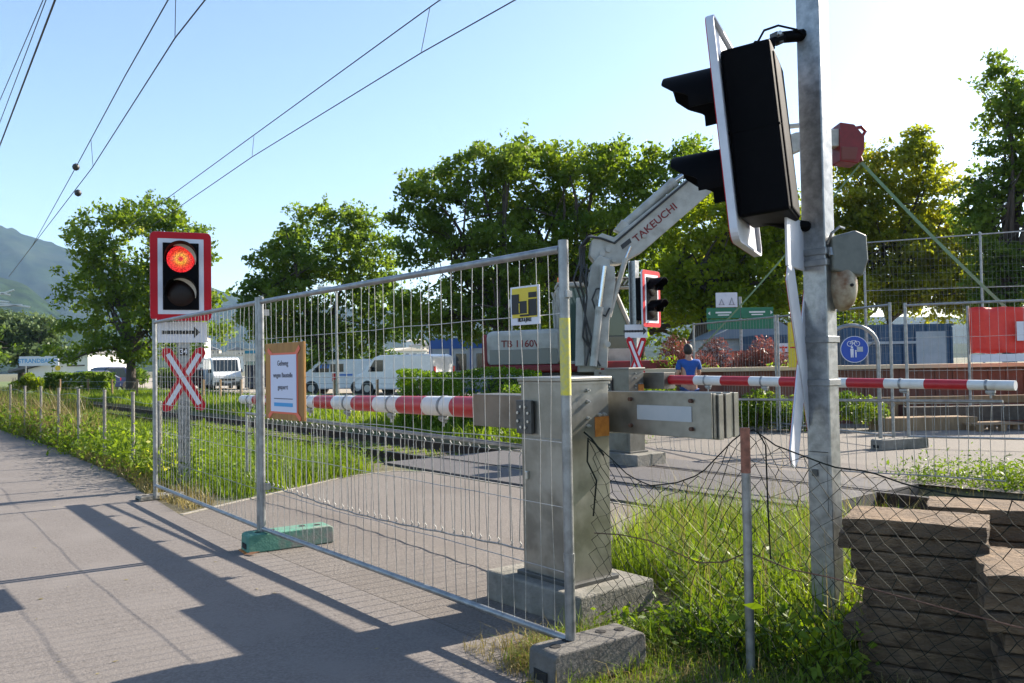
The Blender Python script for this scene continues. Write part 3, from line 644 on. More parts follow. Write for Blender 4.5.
# bell
q = MB(); q.prism([(-.09, -.1), (-.09, .07), (.03, .10), (.085, .075), (.09, -.05), (.06, -.13)], -.06, 1, .11, Matrix.Translation((.125, -.03, 1.985))); bx = q.build('bell_box', M['bellbox'], t)
bv = bx.modifiers.new('bevel', 'BEVEL'); bv.width = .012; bv.segments = 3
q = MB(); N = 28; vs = []
for j, (rr_, yy) in enumerate(((.001, -.075), (.05, -.07), (.09, -.05), (.108, -.02), (.112, .01), (.106, .01), (.09, -.03))): vs += [(rr_*math.cos(2*math.pi*i/N)*.62, yy, rr_*math.sin(2*math.pi*i/N)*1.12) for i in range(N)]
q.add(vs, [(j*N+i, j*N+(i+1) % N, (j+1)*N+(i+1) % N, (j+1)*N+i) for j in range(6) for i in range(N)], Matrix.Translation((.105, -.03, 1.81))); bl = q.build('bell_dome', M['bellmetal'], t, smooth=True)
q = MB(); q.cyl((.12, -.1, 1.81), (.12, -.115, 1.81), .008, 8); q.build('bell_bolt', M['gap'], bl)
q = MB(); q.tube([(.02, -.07, 2.02), (.03, -.1, 2.07), (.07, -.1, 2.10), (.10, -.08, 2.095)], .007, 6); q.tube([(.03, -.075, 2.0), (.03, -.085, 1.96)], .012, 8); q.build('bell_cable', M['galv'], t)
# far signal by the excavator
Fp = at(636, 380, 15.5); Fp.z = 0
t = thing('crossing_signal', 'unlit red bordered signal beyond the tracks, beside the excavator cab', 'signal', Fp, R(52), 'level crossing signals')
hpole(t, 3.35); signal_head(t, False, 2.62, xoff=.12, yoff=-.30)
q = MB(); q.box((.05, -.12, 3.0), (.05, .25, .05)); q.box((.05, -.12, 2.3), (.05, .25, .05)); q.build('bracket', M['black'], t)
Mf = Matrix.Rotation(R(-52), 4, 'Z'); before = set(o.name for o in bpy.data.objects)
arrow_plate(t, 2.02, -.14, w=.42, h=.25); crossbuck(t, 1.5, -.14, half=.44, w=.12, ang=20)
for o in [o for o in bpy.data.objects if o.name not in before and o.parent == t]: o.matrix_local = Mf @ o.matrix_local

# ================================================================ CHAIN LINK FENCES
def chainlink(us, top, v, p, rows, r, z0=.0, wob=.006, n=4, seed=1, skip=None):
    mb = MB(); rr = np.random.default_rng(seed); N = int((us[1]-us[0])/p)
    jit = rr.normal(0, wob, (N+2, rows+2, 2))
    for i in range(N):
        pts = []
        for j in range(rows+1):
            k = i+((i+j) % 2); u = us[0]+k*p; f = j/rows; tz = top(u); z = z0+(tz-z0)*f
            pts.append((-(u+jit[k, j, 0]), jit[k, j, 1]+.002*(-1)**(i+j), z+jit[k, j, 0]*.5))
        mb.tube(pts, r, n, cap=False)
    return mb
tops_u = [-1.5, .5, 1.15, 1.37, 1.56, 1.72, 1.88, 2.05, 2.16, 2.26, 2.29, 2.37, 2.48, 2.58, 2.74, 2.91, 3.06, 3.2, 3.36]
tops_z = [1.0, .95, .93, .92, .94, .98, .985, 1.03, 1.06, 1.12, 1.13, 1.08, .98, .89, .83, .80, .84, .93, 1.02]
topf = lambda u: interp(u, tops_u, tops_z)
t = thing('chain_link_fence', 'sagging dark chain link fence strung from the cabinet past the tall pole', 'fence', W(0, 3.27, 0), BASE, 'chain link fences')
chainlink((-.6, 3.38), topf, 3.27, .047, 22, .0021, .0, .008).build('mesh', M['chain'], t, norm=False)
q = MB(); us = np.linspace(-.6, 3.36, 70); q.tube([(-u, 0, topf(u)+.004) for u in us], .0034, 6); q.build('top_wire', M['chain'], t)
q = MB(); uu = [3.32, 3.12, 2.92, 2.75, 2.6, 2.45, 2.31, 2.1, 1.9, 1.6, 1.2, .6, -.6]; zz = [.50, .52, .52, .49, .46, .49, .56, .52, .52, .5, .48, .48, .5]
q.tube([(-a, -.004, b) for a, b in zip(uu, zz)], .0032, 6); q.build('middle_wire', M['rust'], t)
q = MB(); q.cyl((-2.295, -.03, -.05), (-2.295, -.03, 1.135), .021, 14); q.build('post', M['galv'], t, smooth=True)
q = MB(); q.cyl((-2.295, -.03, .93), (-2.295, -.03, 1.137), .0222, 14); q.build('rusty_post_top', mat('orange_rust', (.17, .07, .045), (.32, .13, .085), 30, .85), t, smooth=True)
q = MB(); q.tube([(-2.24, -.01, 1.12), (-2.2, -.01, 1.06), (-2.195, -.012, .8), (-2.19, -.01, .55)], .004, 6)
q.tube([(-3.34, -.02, 1.03), (-3.33, -.04, .9), (-3.27, -.03, .8), (-3.3, -.03, .6)], .005, 6); q.tube([(-3.36, -.03, 1.06), (-3.3, -.035, 1.03), (-3.22, -.02, .94)], .006, 6); q.build('loose_wire', M['chain'], t)
# wires beside the path
t = thing('chain_link_fence', 'weathered wire fence with pale posts along the path, far left', 'fence', W(0, 3.2, 0), BASE, 'chain link fences')
for i, (u, h) in enumerate(((11.2, 1.02), (12.45, 1.12), (14.1, 1.13), (15.9, 1.12), (17.6, 1.12), (19.4, 1.13), (21.3, 1.12), (23.4, 1.13), (25.6, 1.1), (28, 1.12), (31, 1.1), (34, 1.1), (38, 1.1), (42, 1.1), (47, 1.1))):
    q = MB(); lean = random.uniform(-.03, .03); q.tube([(-u, 0, -.05), (-u+lean, 0, h)], .024, 8); q.tube([(-u+lean, 0, h), (-u+lean, 0, h+.03)], .027, 8); q.build('post', M['postconc'], t, smooth=True)
chainlink((9.9, 24), lambda u: 1.02+.03*math.sin(u*2), 3.2, .055, 18, .0014, 0, .008, seed=5).build('mesh', M['chain'], t, norm=False)
chainlink((24, 48), lambda u: 1.05, 3.2, .12, 9, .003, 0, .008, seed=6).build('mesh', M['chain'], t, norm=False)
q = MB(); q.tube([(-u, 0, 1.03+.03*math.sin(u*2)) for u in np.linspace(9.9, 48, 80)], .003, 5); q.build('top_wire', M['galv'], t)

# ================================================================ SLAB STACKS
def slab_stack(x, y, rz, n, th, W_, D_, which, seed, ztop=None):
    'slabs lie on one another, ends uneven'
    rr = random.Random(seed); z = 0.0
    for i in range(n):
        k = n-i; word = {1: 'topmost', 2: 'second from the top', 3: 'third from the top', 4: 'fourth from the top', 5: 'fifth from the top', 6: 'sixth from the top', 7: 'seventh from the top', 8: 'eighth from the top', 9: 'ninth from the top'}.get(k, 'lowest')
        h = th*rr.uniform(.84, 1.08); w = W_*rr.uniform(.92, 1.06)
        bm = bmesh.new(); bmesh.ops.create_cube(bm, size=1)
        bmesh.ops.subdivide_edges(bm, edges=bm.edges[:], cuts=9, use_grid_fill=True)
        off = Vector((rr.uniform(0, 99), rr.uniform(0, 99), rr.uniform(0, 99)))
        for v_ in bm.verts:
            x_, y_, z_ = v_.co; sx_, sy_, sz_ = abs(x_) > .49, abs(y_) > .49, abs(z_) > .49
            p = Vector((x_*w, y_*D_, (z_+.5)*h)); q_ = p.copy()
            n1 = mnoise.noise(q_*14+off); n2 = mnoise.noise(q_*38+off)
            if sx_: p.x += math.copysign(1, x_)*(n1*.012+n2*.006-(.008 if sz_ else 0)*abs(n2+.4))
            if sy_: p.y += math.copysign(1, y_)*(n1*.012+n2*.006-(.008 if sz_ else 0)*abs(n2+.4))
            if sz_: p.z += (-abs(n2)*.007-.012*(max(0, n1) if (sx_ or sy_) else 0)) if z_ > 0 else (abs(n1)*.012 if (sx_ or sy_) else .004)
            v_.co = p
        me = bpy.data.meshes.new('concrete_slab'); bm.to_mesh(me); bm.free(); me.materials.append(M['slab'])
        o = bpy.data.objects.new('concrete_slab', me); col.objects.link(o)
        out = (.03 if k == 2 else 0) if which.startswith('front') else 0
        c, s_ = math.cos(rz), math.sin(rz)
        dx, dy = rr.uniform(-.035, .035)-out-(0 if k < 3 else -.03), rr.uniform(-.012, .012)
        o.location = (x+c*dx-s_*dy, y+s_*dx+c*dy, z+.001); o.rotation_euler.z = rz+R(rr.uniform(-2.5, 2.5)); z += h+.0035
        tag(o, f'rough brown slab, {word} in the {which}', 'slab', 'stacked slabs behind the fence')
slab_stack(1.86, 3.80, R(-30), 9, .081, .60, .36, 'front stack beside the tall pole', 11)
slab_stack(2.40, 4.17, R(-28), 9, .081, .60, .34, 'rear stack behind the front stack', 12)
slab_stack(2.17, 3.33, R(-24), 8, .078, .56, .52, 'right hand stack at the picture edge', 13)

# ================================================================ EXCAVATOR  (local x = right in the photo, y = away)
EY = 20.0
ep = at(560, 370, EY); E0 = Vector((ep.x, EY, 0)); S = EY/FPX
def ex(px): return (px-560)*S
def ez(py, px=560): return at(px, py, EY).z
t = thing('excavator', 'grey and red wheeled excavator raising its arm over the fence', 'excavator', E0)
q = MB(); q.prism([(ex(487), 1.42), (ex(487)-.02, 2.1), (ex(489), 2.25), (ex(500), ez(331, 500)), (ex(562), ez(328, 562)), (ex(562), 1.42)], 0, 1, 2.2); b_ = q.build('engine_cover', M['exc'], t)
bv = b_.modifiers.new('bevel', 'BEVEL'); bv.width = .12; bv.segments = 4
q = MB(); q.box((ex(487)-.03, 1.1, 1.75), (.16, 2.1, .85), bev=.06); q.build('rear_bumper', M['excred'], b_)
q = MB(); q.box(((ex(487)+ex(600))/2, 1.1, 1.33), (ex(600)-ex(487)+.05, 2.26, .2), bev=.05); q.build('lower_skirt', M['excred'], t)
q = MB(); q.box((ex(524), -.012, 1.62), (ex(560)-ex(492), .02, .36), bev=.005); q.build('side_band', mat('excavator_olive_band', (.20, .20, .17), rough=.5), b_)
q = MB(); q.box((ex(548), -.014, 2.0), (.5, .022, .38), bev=.01); q.build('hatch', M['exc'], b_)
text(b_, 'TB 1160W', .23, M['excred'], (ex(523), -.005, 1.93), (R(90), 0, 0), bold=True)
q = MB(); q.box((ex(560)+.9, 1.1, 1.2), (3.6, 2.0, .12)); q.build('deck', M['excdark'], t)
q = MB(); q.box((ex(626), .2, 1.36), (1.9, 1.2, .24), bev=.04); q.build('front_deck', M['excred'], t)
q = MB(); q.box((.3, 1.1, .78), (4.2, 1.1, .55), bev=.05); q.build('undercarriage', M['excdark'], t)
q = MB(); q.cyl((.4, 1.1, 1.0), (.4, 1.1, 1.25), .55, 24); q.build('slew_ring', M['excdark'], t)
for wx in (-1.35, 1.6):
    for wy in (-.15, 2.3):
        q = MB(); q.cyl((wx, wy-.22, .52), (wx, wy+.22, .52), .52, 28); w_ = q.build('wheel', M['tyre'], t, smooth=True)
        q = MB(); q.cyl((wx, wy-.235, .52), (wx, wy+.235, .52), .27, 20); q.build('rim', M['exc'], w_)
# cab
cx0, cx1 = ex(560), ex(640); zt = ez(284, 600); zbm = 1.45
q = MB()
prf = [(cx0, zbm), (cx0, zt-.1), (cx0+.15, zt), (cx1-.75, zt), (cx1-.55, zt-.15), (cx1-.12, 2.15), (cx1, 1.45)]
for y0 in (.2, 1.45):
    for a_, c_ in zip(prf, prf[1:]+prf[:1]): q.tube([(a_[0], y0, a_[1]), (c_[0], y0, c_[1])], .055, 8)
for x_, z_ in prf: q.tube([(x_, .2, z_), (x_, 1.45, z_)], .05, 8)
cabf = q.build('cab_frame', M['exc'], t)
q = MB(); q.prism([(a*.985+.01, b*.985+.02) for a, b in prf], .24, 1, 1.17); q.build('cab_glass', M['glassgreen'], cabf)
q = MB(); q.box(((cx0+cx1)/2-.25, .82, zt+.04), (1.5, 1.3, .08), bev=.03); q.build('cab_roof', M['exc'], cabf)
q = MB(); q.box(((cx0+cx1)/2+.15, .19, 1.62), (1.3, .05, .34), bev=.02); q.build('cab_lower_panel', M['exc'], cabf)
q = MB(); q.box((cx1-.55, .19, 1.85), (.6, .03, .5), bev=.02); q.build('door_window', M['glass'], cabf)
q = MB(); q.cyl((ex(562), .3, zt), (ex(562), .3, zt+.05), .07, 12); q.cyl((ex(562), .3, zt+.05), (ex(562), .3, zt+.2), .06, 12); q.build('beacon', M['beacon'], t, smooth=True)
# louvred guard in front of the cab top
gz = ez(284, 620); q = MB()
for k in range(9): q.box((ex(604)+.10*k, -.2, gz), (.035, .5, .16), rot=(0, R(35), 0))
q.box((ex(604)+.4, -.2, gz+.11), (1.0, .56, .03)); q.box((ex(604)+.4, -.2, gz-.11), (1.0, .56, .03)); q.box((ex(604)+.95, -.2, gz), (.2, .5, .16)); q.build('louvred_guard', M['exc'], t)
# boom foot: two cheek plates + cylinders
def P3(px, py, y): r_ = at(px, py, EY); return Vector((r_.x-E0.x, y, r_.z))
def plate(pts, y, th, nm, m_, par=t, bev=.02):
    q = MB(); q.prism([(P3(a, b, 0).x, P3(a, b, 0).z) for a, b in pts], y, 1, th); o = q.build(nm, m_, par)
    if bev: bb_ = o.modifiers.new('bevel', 'BEVEL'); bb_.width = bev; bb_.segments = 2
    return o
lift = plate([(577, 372), (580, 330), (589, 268), (597, 258), (607, 262), (609, 285), (603, 320), (598, 372)], -.55, .5, 'lower_boom', M['exc'])
plate([(597, 268), (611, 270), (612, 285), (606, 322), (604, 368), (594, 368), (597, 320)], -.72, .14, 'link_arm', M['exc'])
plate([(574, 300), (580, 300), (582, 366), (573, 366)], -.75, .1, 'hose_guard', M['exc'])
up_ = plate([(588, 258), (590, 243), (600, 236), (612, 240), (622, 232), (690, 177), (704, 172), (714, 184), (707, 196), (640, 254), (618, 266), (596, 268)], -.45, .42, 'main_boom', M['exc'])
plate([(618, 248), (627, 241), (629, 245), (620, 252)], -.458, .01, 'dark_slot', M['excdark'], up_, 0)
a_, c_ = P3(631, 242, 0), P3(666, 212, 0); ang = math.atan2(c_.z-a_.z, c_.x-a_.x)
mid = P3(652, 226, 0); text(up_, 'TAKEUCHI', .235, M['excred'], (mid.x, -.455, mid.z), (R(90), -ang, 0), bold=True, ext=.003, sx=1.15)
arm = plate([(696, 180), (712, 168), (735, 158), (790, 137), (836, 133), (840, 150), (800, 152), (745, 176), (712, 192)], -.42, .36, 'stick', M['exc'])
head_ = plate([(832, 128), (846, 130), (856, 142), (856, 155), (850, 168), (832, 166)], -.5, .52, 'red_coupler', M['excred'])
plate([(833, 152), (849, 153), (847, 165), (833, 165)], -.53, .03, 'red_coupler_cheek', mat('pinkish_worn_steel', (.16, .05, .04), rough=.8), head_)
def cylr(a, b, c, y, nm='hydraulic_cylinder', r=.085):
    A, B, C_ = P3(*a, y), P3(*b, y), P3(*c, y); q = MB(); q.tube([A, B], r, 14); o = q.build(nm, M['exc'], t, smooth=True)
    q = MB(); q.tube([B, C_], r*.55, 12); q.build('rod', M['chrome'], o, smooth=True); q = MB(); q.tube([B-(B-A).normalized()*.1, B+(B-A).normalized()*.02], r*1.12, 14); q.build('gland', M['exc'], o)
cylr((624, 226), (672, 184), (692, 170), -.25, r=.11); cylr((606, 318), (622, 262), (627, 250), -.6, r=.06); cylr((590, 366), (596, 310), (601, 270), -.8, r=.09); cylr((780, 130), (800, 128), (834, 134), -.25, r=.06)
plate([(612, 232), (620, 222), (628, 228), (624, 238)], -.4, .3, 'cylinder_lug', M['exc'])
q = MB(); rr = random.Random(5)
for k in range(6):
    y_ = -.5+.07*k+rr.uniform(-.03, .03); pts = [P3(*p_, y_) for p_ in ((584+rr.uniform(-6, 6), 285+rr.uniform(-12, 8)), (577+k*1.2+rr.uniform(-2, 2), 268), (578+k*1.3, 250-k*.9), (586+k, 240-k*.7), (598+k, 241), (612, 246-k*.8), (640, 222-k*.5), (685, 184-k*.4))]
    q.tube([a*(1-f)+b*f for a, b in zip(pts, pts[1:]) for f in (0, .5)]+[pts[-1]], .026, 6)
for k in range(3): q.tube([P3(576+k*4, 268, -.76), P3(571+k*6, 283+k, -.8), P3(578+k*3, 300, -.76), P3(588-k*4, 338, -.8), P3(583+k*7, 366, -.8)], .022, 6)
q.tube([P3(601, 290, -.75), P3(593, 292, -.78), P3(589, 302, -.8), P3(593, 314, -.8), P3(602, 318, -.78), P3(606, 310, -.75)], .022, 6); q.build('hydraulic_hoses', M['hose'], t, norm=False)
q = MB(); q.cyl(P3(641, 239, -.46), P3(641, 239, -.5), .05, 12); 
for p_ in ((600, 256), (606, 252), (612, 262), (702, 184), (596, 300), (604, 345)): q.cyl(P3(*p_, -.76 if p_[1] > 280 else -.47), P3(*p_, -.8 if p_[1] > 280 else -.5), .07, 14)
q.build('pivot_pins', M['exc'], t)
q = MB()
for k in range(4): a_ = P3(488+k*10, 300 if k == 0 else 312, .5); 
for a, b in (((540, 330), (540, 315)), ((555, 328), (553, 300)), ((512, 331), (512, 305)), ((566, 335), (552, 292))): q = MB(); q.tube([P3(*a, .1), P3(*b, .1)], .025, 6); q.build('handrail', M['exc'], t)
q = MB(); q.box(P3(512, 303, .1), (.18, .04, .2), bev=.03); q.build('rear_mirror', M['exc'], t)
# crane hook + straps
hk = P3(856, 136, 0)
q = MB(); pts = [P3(846, 139, -.25), P3(850, 131, -.25), P3(857, 130, -.25), P3(861, 134, -.25), P3(858, 139, -.25), P3(850, 140, -.25)]; q.tube(pts, .045, 8); q.tube([P3(857, 140, -.25), P3(857, 150, -.25), P3(855, 158, -.25), P3(857, 164, -.25)], .05, 8); q.build('lifting_hook', M['excred'], t)
hw = E0+P3(857, 165, -.25)
def flat(name, pts, w, th, m, label, grp):
    mb = MB(); pts = [Vector(p) for p in pts]
    d = (pts[-1]-pts[0]).normalized(); e = d.cross(Vector((0, 1, 0))).normalized()*w/2; f = Vector((0, th/2, 0)); vs = []
    for p in pts: vs += [p-e-f, p+e-f, p+e+f, p-e+f]
    mb.add(vs, [(i*4+k, i*4+(k+1) % 4, i*4+4+(k+1) % 4, i*4+4+k) for i in range(len(pts)-1) for k in range(4)])
    o = mb.build(name, m); tag(o, label, 'lifting strap', grp)
e1 = at(1060, 357, 18.6); e2 = at(688, 362, 21.2)
def sagl(a, b, s_): return [a.lerp(b, i/10)+Vector((0, 0, -s_*math.sin(math.pi*i/10))) for i in range(11)]
flat('lifting_strap', sagl(hw, e1, .12), .075, .012, M['strap'], 'green webbing strap running right from the hook towards the red banner', 'green lifting straps')
flat('lifting_strap', sagl(hw, e2, .12), .04, .012, M['strap'], 'green webbing strap running left from the hook down to the pink shrubs', 'green lifting straps')

# ================================================================ FAR SIDE: wall, fence, banner, beams, pallets
lw = thing('timber_topped_wall', 'low rust brown site wall with a pale timber top edge', 'wall', Vector((0, 18.3, 0)))
q = MB(); q.box((9.5, 0, .60), (13.2, .12, 1.2))
for i in range(34): q.box((3.1+.39*i, -.065, .6), (.05, .03, 1.18))
q.build('sheet_wall', M['sheetrust'], lw); q = MB(); q.box((9.5, -.03, 1.245), (13.3, .3, .09), bev=.01); q.build('timber_top', M['ledge'], lw)
fp = [(4.3, 19.4), (5.35, 16.3), (6.12, 13.35)]
fence_panel(Vector((6.12, 13.35, 0)), Vector((5.30, 16.45, 0)), 'far mesh panel behind the blue cycle sign, left of the paired uprights', .1, 2.3, 30, 3, .0022, .021, group='far fence panels')
fence_panel(Vector((5.26, 16.5, 0)), Vector((4.25, 19.3, 0)), 'farthest mesh panel beside the person in the blue shirt', .1, 2.3, 30, 3, .0022, .021, group='far fence panels')
fence_panel(Vector((6.32, 13.25, 0)), Vector((9.45, 11.7, 0)), 'far mesh panel at the right, in front of the red banner', .1, 2.28, 30, 3, .0022, .021, group='far fence panels')
foot_block(Vector((6.1, 13.1, .01)), R(20), 'pale foot block under the paired far uprights beyond the tracks', M['conc'], .95, .24, .16)
q = MB(); 
t = thing('cycle_path_sign', 'round blue shared path sign in a grey tube arch', 'sign', Vector((5.72, 13.3, 0)), R(-10))
q = MB(); pts = [(.16, 0, 0), (.16, 0, 1.62)]+[(-.24+.40*math.cos(R(a)), 0, 1.62+.36*math.sin(R(a))) for a in range(10, 180, 14)]+[(-.64, 0, 1.62), (-.64, 0, 0)]; q.tube(pts, .032, 12); q.tube([(-.64, 0, 1.02), (.16, 0, 1.02)], .022, 10); q.tube([(.12, 0, 1.72), (-.05, 0, 1.6)], .018, 8); q.build('tube_arch', M['galv'], t, smooth=True)
q = MB(); q.cyl((-.21, -.05, 1.59), (-.21, -.06, 1.59), .215, 36); dsc = q.build('disc', M['signwhite'], t)
q = MB(); q.cyl((-.21, -.061, 1.59), (-.21, -.063, 1.59), .205, 36); q.build('blue_field', M['bluedisc'], dsc)
q = MB(); y_ = -.066
for cx_ in (-.28, -.17): q.tube([(cx_+.04*math.cos(a), y_, 1.68+.04*math.sin(a)) for a in np.linspace(0, 2*math.pi, 16)], .006, 4)
for a, b in (((-.28, 1.68), (-.25, 1.73)), ((-.25, 1.73), (-.19, 1.73)), ((-.19, 1.73), (-.17, 1.68)), ((-.25, 1.73), (-.22, 1.68)), ((-.22, 1.68), (-.19, 1.73)), ((-.28, 1.68), (-.22, 1.68))): q.tube([(a[0], y_, a[1]), (b[0], y_, b[1])], .005, 4)
q.build('bicycle_symbol', M['signwhite'], dsc)
q = MB(); q.prism([(-.27, 1.46), (-.255, 1.46), (-.25, 1.52), (-.245, 1.46), (-.23, 1.46), (-.225, 1.6), (-.275, 1.6)], y_, 1, .002); q.cyl((-.25, y_, 1.622), (-.25, y_+.002, 1.622), .018, 10)
q.prism([(-.2, 1.46), (-.185, 1.46), (-.18, 1.55), (-.205, 1.55)], y_, 1, .002); q.cyl((-.193, y_, 1.565), (-.193, y_+.002, 1.565), .013, 10); q.build('walkers_symbol', M['signwhite'], dsc)
q = MB(); q.box((-.13, -.068, 1.59), (.09, .002, .08)); q.build('pale_sticker', M['greywall'], dsc)
# tall sports-ground fence
t = thing('ball_stop_fence', 'tall thin mesh fence rising behind the bell and the red banner', 'fence', Vector((10.3, 24, 0)))
xs_ = [0, 1.25*2.6, 6.6, 10]
for x_ in (0, 3.4, 6.8): q = MB(); q.cyl((x_, 0, 0), (x_, 0, 4.85+.06*x_), .035, 10); q.build('post', M['galv'], t)
q = MB(); q.tube([(0, 0, 4.8), (8, 0, 5.25)], .02, 8); q.tube([(0, 0, 3.4), (8, 0, 3.5)], .012, 8); q.build('top_tube', M['galv'], t)
q = MB()
for i in range(66): q.tube([(.12*i, 0, .1), (.12*i, 0, 4.8+.45*.12*i/8)], .0015, 4, cap=False)
for i in range(22): q.tube([(0, 0, .3+.21*i), (8, 0, .3+.215*i)], .0015, 4, cap=False)
q.build('mesh', M['wire'], t, norm=False)
# red banner
t = thing('red_banner', 'bright red tarpaulin banner with a white square patch at the right edge', 'banner', Vector((9.55, 17.2, 0)))
q = MB(); nx = 28; vs = []
for i in range(nx+1):
    for j in range(9): vs.append((i*.12, .03*math.sin(i*.9+j*.4)+.02*math.sin(i*2.1), 1.5+(2.46-1.5)*j/8+.012*math.sin(i*1.3)))
q.add(vs, [(i*9+j, (i+1)*9+j, (i+1)*9+j+1, i*9+j+1) for i in range(nx) for j in range(8)]); o = q.build('tarpaulin', M['redtarp'], t, smooth=True); sm = o.modifiers.new('thickness', 'SOLIDIFY'); sm.thickness = .006
q = MB(); q.box((1.7, 0, 1.40), (3.4, .05, .16)); q.build('white_lower_edge', M['signwhite'], t)
rect(.92, 1.8, 1.75, 2.15, -.075, M['signwhite'], 'white_patch', p=t)
q = MB()
for x_ in (0, 1.7, 3.4): q = MB(); q.cyl((x_, .08, 0), (x_, .08, 2.5), .03, 8); q.build('post', M['galv'], t)
# beams and pallets in the yard
for k, (x0, x1, y, z, h, nm, lb, mm) in enumerate(((7.2, 9.0, 16.6, 0, .26, 'timber_beam', 'stacked pale timber beams beneath the rusty wall, left pile', 'wood'), (8.1, 12.6, 17.2, .12, .30, 'steel_beam', 'long grey brown beam lying at the foot of the wall', 'sleeper'), (7.6, 12.6, 17.7, .45, .16, 'timber_beam', 'long timber lying along the wall above the other beams', 'wood'))):
    q = MB(); n_ = 3 if k == 0 else 2
    for j in range(n_): q.box(((x0+x1)/2+random.uniform(-.1, .1), -.16*j, h*(j % 2)*.0+z+h/2), (x1-x0, .14, h), bev=.008)
    if k: 
        for xx in (x0+.4, x1-.6): q.box((xx, -.08, z/2), (.2, .4, z-.004))
    o = q.build(nm, M[mm], None, (0, y, 0)); tag(o, lb, 'beam', 'beams in the yard')
def pallet(x, y, rz, lb):
    t = thing('pallet', lb, 'pallet', Vector((x, y, .009)), rz, 'pallets in the yard')
    q = MB()
    for k in range(5): q.box((0, -.3+.15*k, .13), (1.0, .1, .02))
    q.build('deck_boards', M['wood'], t); q = MB()
    for a in (-.44, 0, .44):
        q.box((a, 0, .108), (.1, .7, .02))
        for b in (-.3, 0, .3): q.box((a, b, .05), (.1, .1, .096))
    q.build('blocks', M['wood'], t)
pallet(9.3, 17.0-.9, R(4), 'grey timber pallet lying flat on the yard asphalt')
pallet(11.2, 16.6, R(-8), 'half hidden pallet at the right end of the beams')
# graffiti-marked trough at right
q = MB(); q.box((0, 0, .35), (2.6, .5, .7), bev=.03); o = q.build('concrete_trough', M['conc'], None, (12.2, 17.0, .35)); tag(o, 'grey concrete trough behind the barrier tip at the right edge', 'trough')
# yellow board by the pole, red and blue skips, green signs
Yp = at(795, 366, 17.5)
t = thing('yellow_board', 'narrow yellow board with a red line behind the tall pole', 'sign', Vector((Yp.x, 17.5, 0))); q = MB(); q.box((.08, 0, 1.75), (.42, .03, .95), bev=.005); yb = q.build('board', M['yellow'], t); rect(-.1, .26, 1.68, 1.71, -.018, M['signred'], 'red_line', p=yb); q = MB(); q.cyl((.1, .05, 0), (.1, .05, 2.2), .03, 10); q.build('post', M['galv'], t)
def skip(px0, px1, pyt, Y, z0, mtop, label, name, hm, ribs=True, cat='container'):
    a, b = at(px0, pyt, Y), at(px1, pyt, Y); w = b.x-a.x; h = a.z-z0; t = thing(name, label, cat, Vector(((a.x+b.x)/2, Y, 0)))
    q = MB(); q.box((0, 1.1, z0+h/2), (w, 2.2, h), bev=.03); bo = q.build('body', mtop, t)
    if ribs:
        q = MB(); n_ = max(3, int(w/.42))
        for i in range(n_+1): q.box((-w/2+.06+(w-.12)*i/n_, -.03, z0+h/2), (.08, .07, h*.94))
        q.build('ribs', hm, bo)
    q = MB(); q.box((0, 1.1, z0+h+.02), (w+.08, 2.28, .08)); q.box((0, 1.1, z0+.05), (w+.04, 2.24, .1)); q.build('rim', hm, bo)
    q = MB(); 
    for xx in (-w/2+.3, w/2-.3): q.box((xx, 1.1, z0/2), (.2, 2.0, z0)) if z0 > .02 else None
    if z0 > .02: q.build('skids', M['excdark'], bo)
    return t
skip(757, 800, 337, 27, .25, M['blueb'], 'ribbed blue skip behind the pink shrubs and green signs', 'waste_skip', M['blueb'])
skip(752, 796, 352, 24, .1, M['excred'], 'red painted skip in front of the ribbed blue one', 'waste_skip', M['excred'], False)
a = at(775, 356, 23.7)
t = thing('small_notice', 'small white and red notice on the skip fence beside the yellow board', 'sign', Vector((at(783, 350, 23.6).x, 23.6, 0))); q = MB(); q.box((0, 0, 1.78), (.36, .02, .25)); w_ = q.build('notice', M['signwhite'], t); rect(-.13, .13, 1.76, 1.81, -.014, M['signred'], 'red_text_bar', p=w_); q = MB(); q.box((.02, 0, 1.45), (.3, .02, .33)); q.build('lower_notice', M['greywall'], t); q = MB(); q.cyl((0, .04, 0), (0, .04, 1.9), .03, 8); q.build('post', M['galv'], t)
# blue container on the right, with a grey door
c = skip(842, 952, 327, 31, .3, M['blueb'], 'long dark blue corrugated site container behind the mesh fence', 'site_container', M['blueb'])
q = MB(); q.box((at(930, 350, 31).x-c.location.x, -.075, 1.65), (1.1, .05, 1.5)); q.build('door', M['greywall'], c)
q = MB(); q.box((-.6, -.09, 2.0), (2.6, .04, .1)); q.build('pale_rail', M['greywall'], c)
